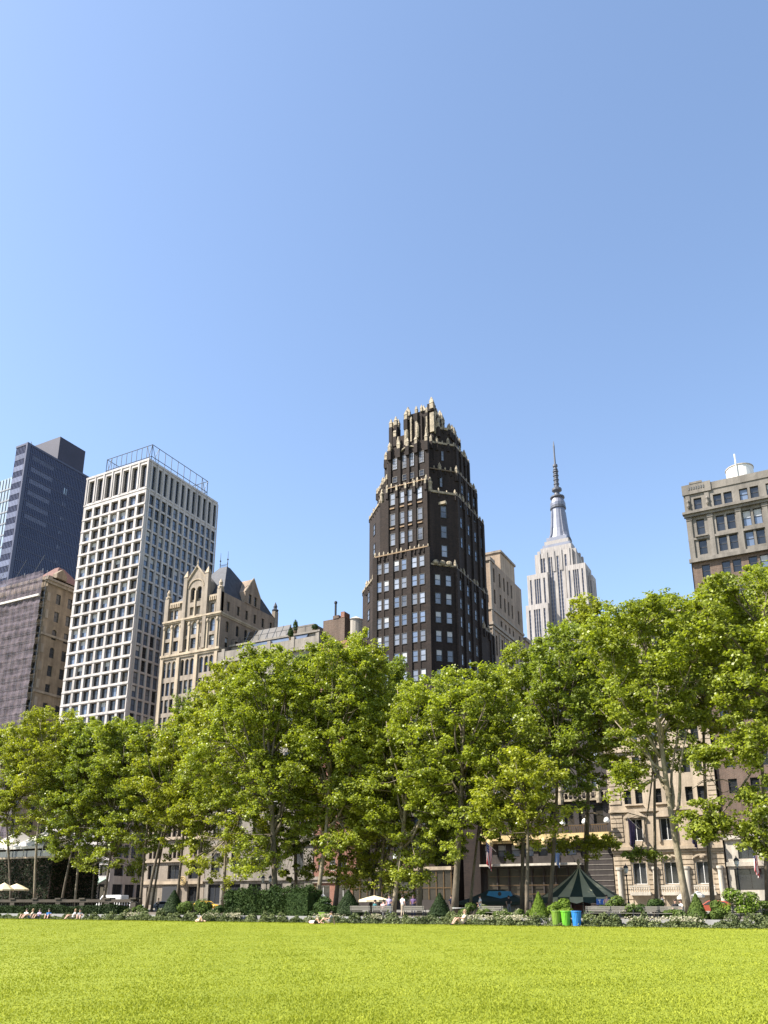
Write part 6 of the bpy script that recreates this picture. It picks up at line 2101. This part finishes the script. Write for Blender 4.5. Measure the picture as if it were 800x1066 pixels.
# ivy covered pavilion with roof tents at the left edge
Yp = 86
xr_ = px_x(50, Yp)
xl_ = px_x(-60, Yp)
zw, zt_ = at(25, 894, Yp)[2], at(25, 881.5, Yp)[2]
ctr = ((xl_ + xr_) / 2, Yp + 4, TZ)
t = thing('ivy_pavilion', 'dark ivy covered restaurant pavilion behind the left end of the balustrade', 'pavilion', ctr)
b = MB(ctr); b.box(xl_, xr_, Yp, Yp + 9, TZ, zw, 'brown_brick'); b.box(xl_ - .15, xr_ + .15, Yp - .15, Yp + 9.1, zw, zw + .25, 'limestone'); b.build('wall', t)
rg = np.random.default_rng(9)
n = 15000
f = rg.uniform(0, 1, n) < .72
C = np.stack([np.where(f, rg.uniform(xl_, xr_, n), xr_ + rg.uniform(0, .25, n)), np.where(f, Yp - rg.uniform(0, .3, n), rg.uniform(Yp, Yp + 9, n)), TZ + (zw - TZ) * rg.uniform(0, .99, n)], 1)
link('ivy', raw_mesh('ivy', leaf_quads(C - np.array(ctr), rg.normal(size=(n, 3)) * .5 + np.where(f[:, None], np.array([[0, -1, .4]]), np.array([[1, 0, .4]])), np.full(n, .26), rg), 4, 'ivy'), t)
b = MB(ctr)
for i in range(8):
    x = xl_ + 1 + (xr_ - xl_ - 2) * i / 7
    for y in (Yp + .6, Yp + 8): b.tube([(x, y, zw + .25), (x, y, zt_)], .07, 6, 'frame_white')
b.build('post', t)
b = MB(ctr); b.box(xl_ + .6, xr_ - .6, Yp + .9, Yp + .96, zw + .26, zw + 1.2, 'glass_blue'); b.box(xl_ + .6, xr_ - .6, Yp + 7.7, Yp + 7.8, zw + .26, zt_, 'grey_stone'); b.build('glass_screen', t)
for i, (pa, pb) in enumerate(((-58, -20), (-20, 8), (8, 45))):
    xa_, xb_ = px_x(pa, Yp, 880), px_x(pb, Yp, 880)
    tt = thing('roof_tent', ('white peaked tent roof at the far left of the pavilion', 'white peaked tent roof cut by the left edge', 'cream white peaked tent roof at the right end of the ivy pavilion')[i], 'tent', ((xa_ + xb_) / 2, Yp + 4.3, zw + .25), 0, 'tents on the ivy pavilion roof')
    oo = ((xa_ + xb_) / 2, Yp + 4.3, zw + .25)
    b = MB(oo)
    xm, ym, za = (xa_ + xb_) / 2, Yp + 4.3, zt_ + 2.9
    rings = []
    for k in range(7):
        s = 1 - k / 6 * .985
        z = zt_ + (za - zt_) * (1 - s) ** 1.15
        rings.append([(xm + (xa_ - xm) * s, ym - 4.3 * s, z), (xm + (xb_ - xm) * s, ym - 4.3 * s, z), (xm + (xb_ - xm) * s, ym + 4.3 * s, z), (xm + (xa_ - xm) * s, ym + 4.3 * s, z)])
    b.loft(rings, 'canvas_white'); b.box(xa_ + .01, xb_ - .01, Yp - .02, Yp - .003, zt_ - .35, zt_ + .01, 'canvas_white')
    b.build('canopy', tt)
    b = MB(oo)
    for x in (xa_ + .15, xb_ - .15):
        for y in (Yp + .1, Yp + 8.5): b.tube([(x, y, zw + .25), (x, y, zt_)], .06, 6, 'frame_white')
    b.build('pole', tt)


# ------------------------------------------------------------------ lamps, flags, cars
def lamp(label, px, Y, toppy, twin=False):
    x = px_x(px, Y, toppy)
    zt_ = at(px, toppy, Y)[2]
    t = thing('street_lamp', label, 'street lamp', (x, Y, TZ), 0, 'black lamp posts')
    o_ = (0, 0, TZ)
    b = MB(o_)
    b.lathe(0, 0, [(.28, TZ), (.28, TZ + .3), (.16, TZ + .5), (.14, TZ + 1.1), (.08, TZ + 1.3), (.06, zt_ - 1.3), (.12, zt_ - 1.2), (.05, zt_ - 1.05)], 10, 'iron')
    if twin: b.tube([(-.6, 0, zt_ - .95), (-.3, 0, zt_ - 1.15), (.3, 0, zt_ - 1.15), (.6, 0, zt_ - .95)], .04, 6, 'iron')
    b.build('post', t)
    for dx in ((-.6, .6) if twin else (0,)):
        b = MB(o_); b.lathe(dx, 0, [(.10, zt_ - 1.0), (.22, zt_ - .7), (.24, zt_ - .4)], 8, 'lantern_white'); b.build('lantern_glass', t)
        b = MB(o_); b.lathe(dx, 0, [(.3, zt_ - .4), (.2, zt_ - .2), (.06, zt_ - .08), (.02, zt_ + .1)], 8, 'iron'); b.build('lantern_cap', t)
        b = MB(o_)
        for i in range(4):
            a = math.pi / 4 + i * math.pi / 2
            b.tube([(dx + .11 * math.cos(a), .11 * math.sin(a), zt_ - 1.0), (dx + .25 * math.cos(a), .25 * math.sin(a), zt_ - .4)], .02, 4, 'iron')
        b.build('lantern_frame', t)


lamp('black twin headed lamp post above the dark hedge', 278, 94, 911, True)
lamp('black lamp post left of the limestone front windows', 651.5, 93, 900)
lamp('black lamp post beside the flag at the right edge', 766.5, 92, 892)


def flag(label, px, py, dz, wid, kind, pole_dx, Yw=YF - .5, reach=2.4):
    """pole slants out from the facade; the cloth hangs from it in folds"""
    p = at(px, py, Yw - reach * .6)
    base = Vector((p[0] + pole_dx, Yw + .1, p[2] - .3))
    tip = Vector((p[0] - pole_dx * .25, Yw - reach, p[2] + 1.1))
    t = thing('flag', label, 'flag', base, 0, 'flags on the building fronts')
    b = MB(tuple(base)); b.tube([base, tip], [.045, .03], 6, 'frame_white'); b.ball(tuple(tip), .08, 'gold_stone', 8, 5); b.build('flagpole', t)
    b = MB(tuple(base))
    d = tip - base
    nu, nv = 26, 26
    G = []
    for j in range(nv + 1):
        v = j / nv
        row = []
        for i in range(nu + 1):
            u = i / nu
            k = 1 - .32 * v ** .7     # gathers as it hangs
            s = .98 - .78 * (u - .5) * 0 - (.06 + .66 * u)
            q = base + d * (1 - (.04 + .60 * u))
            x = q.x + (base.x + d.x * .65 - q.x) * (1 - k) + .11 * math.sin(u * 15 + v * 3) * (0.2 + v) * wid
            y = q.y + (base.y + d.y * .65 - q.y) * (1 - k) + .13 * math.cos(u * 17 + v * 2) * (0.2 + v)
            z = q.z - dz * v - .12 * u * v
            row.append((x, y, z))
        G.append(row)
    star = set()
    for j in range(nv):
        for i in range(nu):
            if kind == 'us':
                m = 'flag_red' if (i // 2) % 2 == 0 else 'flag_white'
                if i < 14 and j < 11: m = 'flag_white' if (i % 3 == 1 and j % 3 == 1) else 'flag_navy'
            elif kind == 'blue': m = 'flag_white' if 9 <= i < 15 else 'flag_blue'
            elif kind == 'purple': m = 'flag_purple'
            else: m = 'canvas_white'
            b.face([G[j][i], G[j][i + 1], G[j + 1][i + 1], G[j + 1][i]], m)
    b.build('cloth', t, True)


flag('stars and stripes flag hanging on the dark hotel left of the glazed shop front', 509, 884, 3.2, 1, 'us', .5)
flag('pale blue and white flag hanging on the dark hotel before the balcony', 578, 878, 3.4, 1, 'blue', .9)
flag('dark purple flag on the left part of the limestone front', 657, 860, 3.6, 1, 'purple', .8)
flag('dark purple flag on the right part of the limestone front, by the fork', 721, 858, 3.4, 1, 'purple', .7)
flag('stars and stripes flag at the right edge beside the lamp post', 786, 893, 2.6, 1.2, 'us', .5)
flag('plain cream white flag at the right edge', 796, 892, 4.2, .9, 'white', .3)


def car(name, label, cat, px, Y, m, van=False, rz=0):
    t = thing(name, label, cat, (px_x(px, Y), Y, TZ - .04), rz, 'vehicles in the street')
    L_, Hb, Ht = (2.7, 1.15, 2.35) if van else (2.2, .85, 1.45)
    b = MB()
    if van: prof_ = [(-L_, .35), (L_, .35), (L_, 1.0), (L_ - .25, 1.15), (L_ - 1.0, 2.05), (L_ - 1.3, Ht), (-L_ + .1, Ht), (-L_, Ht - .15)]
    else: prof_ = [(-L_, .32), (L_, .32), (L_, .68), (L_ - .2, .82), (L_ - 1.15, .95), (L_ - 1.85, Ht - .05), (-.2, Ht), (-L_ + .75, Ht - .12), (-L_ + .2, .95), (-L_, .85)]
    ins = .12
    rings = []
    for y, s in ((-.88, .93), (-.8, 1.0), (.8, 1.0), (.88, .93)): rings.append([(x * s, y, .32 + (z - .32) * s) for x, z in prof_])
    b.loft(rings, m); b.build('body', t)
    for sy in (-1, 1):
        b = MB()
        if van: pts = [(L_ - 1.2, 1.2), (L_ - .75, 1.22), (L_ - 1.2, 2.0), (L_ - 2.2, 2.05), (L_ - 2.2, 1.2)]
        else: pts = [(L_ - 1.3, .95), (L_ - 1.9, Ht - .12), (-.2, Ht - .07), (-L_ + .85, Ht - .2), (-L_ + .55, .97)]
        b.prism(pts, 'y', sy * .885 - .012, sy * .885 + .012, 'glass_dark'); b.build('side_window', t)
        for sx in (-1, 1):
            w_ = MB(); x = sx * (L_ - .8)
            w_.loft([[(x + .33 * math.cos(2 * math.pi * i / 16), y, .33 + .33 * math.sin(2 * math.pi * i / 16)) for i in range(16)] for y in (sy * .7, sy * .91)], 'rubber')
            wo = w_.build('wheel', t)
            h_ = MB(); h_.loft([[(x + .2 * math.cos(2 * math.pi * i / 12), y, .33 + .2 * math.sin(2 * math.pi * i / 12)) for i in range(12)] for y in (sy * .9, sy * .925)], 'steel'); h_.build('rim', wo)
            if sx == 1: h2 = MB(); h2.ball((L_ - .08, sy * .62, .72), (.1, .16, .09), 'headlight', 8, 5); h2.build('headlight', t)
            else: h2 = MB(); h2.box(-L_ - .01, -L_ + .06, sy * .68 - .12, sy * .68 + .12, .72, .84, 'flag_red'); h2.build('tail_light', t)
    b = MB()
    if van: b.face([(L_ - .28, -.72, 1.2), (L_ - .28, .72, 1.2), (L_ - .96, .66, 2.03), (L_ - .96, -.66, 2.03)], 'glass_dark')
    else: b.face([(L_ - 1.16, -.68, 1.0), (L_ - 1.16, .68, 1.0), (L_ - 1.82, .6, Ht - .08), (L_ - 1.82, -.6, Ht - .08)], 'glass_dark')
    b.build('windscreen', t)


car('delivery_van', 'white delivery van in the street seen over the balustrade', 'van', 117, 101.5, 'car_white', True, math.pi)
car('delivery_van', 'white delivery van behind the pale trunk by the red brick wall', 'van', 325, 101.5, 'car_white', True)
car('parked_car', 'grey car in the street right of the crossed trunks', 'car', 175, 101, 'car_grey')
car('parked_car', 'white car in the street left of the crossed trunks', 'car', 137, 107.6, 'car_white')
car('parked_car', 'rusty red car in the street right of the forked tree', 'car', 742, 101, 'car_red', False, math.pi)
car('parked_car', 'grey car in the street at the right edge', 'car', 792, 101, 'car_grey')
car('yellow_taxi', 'yellow cab in the street below the yellow shop sign', 'taxi', 215, 107.6, 'car_yellow')
t = thing('traffic_cone', 'orange traffic cone beside the dark yew cone', 'traffic cone', (px_x(354, 68), 68, TZ))
b = MB(); b.lathe(0, 0, [(.2, .04), (.17, .1), (.05, .9), (.04, .95)], 14, 'orange'); b.build('body', t)
b = MB(); b.box(-.26, .26, -.26, .26, 0, .04, 'orange'); b.build('base', t)
b = MB(); b.lathe(0, 0, [(.145, .35), (.115, .55)], 14, 'sign_white', False); b.build('stripe', t)
# shrubs on the roof terrace
for px, py, w, lab in ((308, 646, 7, 'dark bush in the middle of the roof terrace'), (328, 650, 9, 'light bush beside the brick roof penthouse'), (303, 655, 8, 'low bush above the stone parapet of the roof terrace')):
    p = at(px, py, YF + 2.2)
    shrub('roof_shrub', lab, px, YF + 2.2, w, 0, 'leaf_hedge', 'dome', 10, .2) if False else None
    S_[0] += 1
    rg = np.random.default_rng(S_[0])
    zb_ = 48.55 if py < 655 else 46.5
    yy = YF + (3.0 if py < 655 else .02)
    p = at(px, py, yy)
    r_ = thing('roof_shrub', lab, 'shrub', (p[0], yy, zb_), 0, 'bushes on the roof terrace')
    h_ = max(.8, p[2] - zb_)
    n = 500
    D = rg.normal(size=(n, 3)); D /= np.linalg.norm(D, axis=1, keepdims=True)
    C = D * (rg.uniform(.2, 1, n) ** .5)[:, None] * np.array([w * .07, .5, h_ * .45]) + np.array([0, 0, h_ * .62])
    link('foliage', raw_mesh('foliage', leaf_quads(C, D + rg.normal(size=(n, 3)) * .4, np.full(n, .24), rg), 4, 'leaf_hedge'), r_)
    b = MB(); b.lathe(0, 0, [(.28, 0), (.36, h_ * .28)], 10, 'bronze'); b.build('planter', r_)

# ------------------------------------------------------------------ light, sky, camera
SUN = Vector((-.48, -.44, .76)).normalized()
sd = bpy.data.lights.new('sun', 'SUN')
sd.energy = 5.0
sd.angle = R(.53)
sd.color = (1.0, .945, .86)
so = bpy.data.objects.new('sun', sd)
COL.objects.link(so)
so.rotation_euler = (-SUN).to_track_quat('-Z', 'Y').to_euler()
so.location = (-100, -80, 150)

wd_ = bpy.data.worlds.new('World')
SC.world = wd_
wd_.use_nodes = True
nt = wd_.node_tree
bg = nt.nodes['Background']
sky = nt.nodes.new('ShaderNodeTexSky')
sky.sky_type = 'NISHITA'
sky.sun_disc = False
sky.sun_elevation = math.asin(SUN.z)
sky.sun_rotation = math.atan2(SUN.x, SUN.y)
sky.air_density = 1.0
sky.dust_density = 0.85
sky.ozone_density = 1.0
nt.links.new(sky.outputs[0], bg.inputs['Color'])
bg.inputs['Strength'].default_value = .117

cd = bpy.data.cameras.new('camera')
cam = bpy.data.objects.new('camera', cd)
COL.objects.link(cam)
SC.camera = cam
cam.location = (0, 0, EYE)
cam.rotation_euler = (math.pi / 2 + TH, 0, YAW)
cd.sensor_fit = 'HORIZONTAL'
cd.sensor_width = 36
cd.lens = 36 * F / 800
cd.shift_y = (PY - 533) / 800
cd.clip_start = .1
cd.clip_end = 5000
SC.view_settings.view_transform = 'Standard'
SC.view_settings.look = 'None'
SC.view_settings.gamma = 1
SC.view_settings.exposure = 1.38
SC.render.film_transparent = False
SC.cycles.use_denoising = True
SC.cycles.max_bounces = 8
SC.cycles.transparent_max_bounces = 12
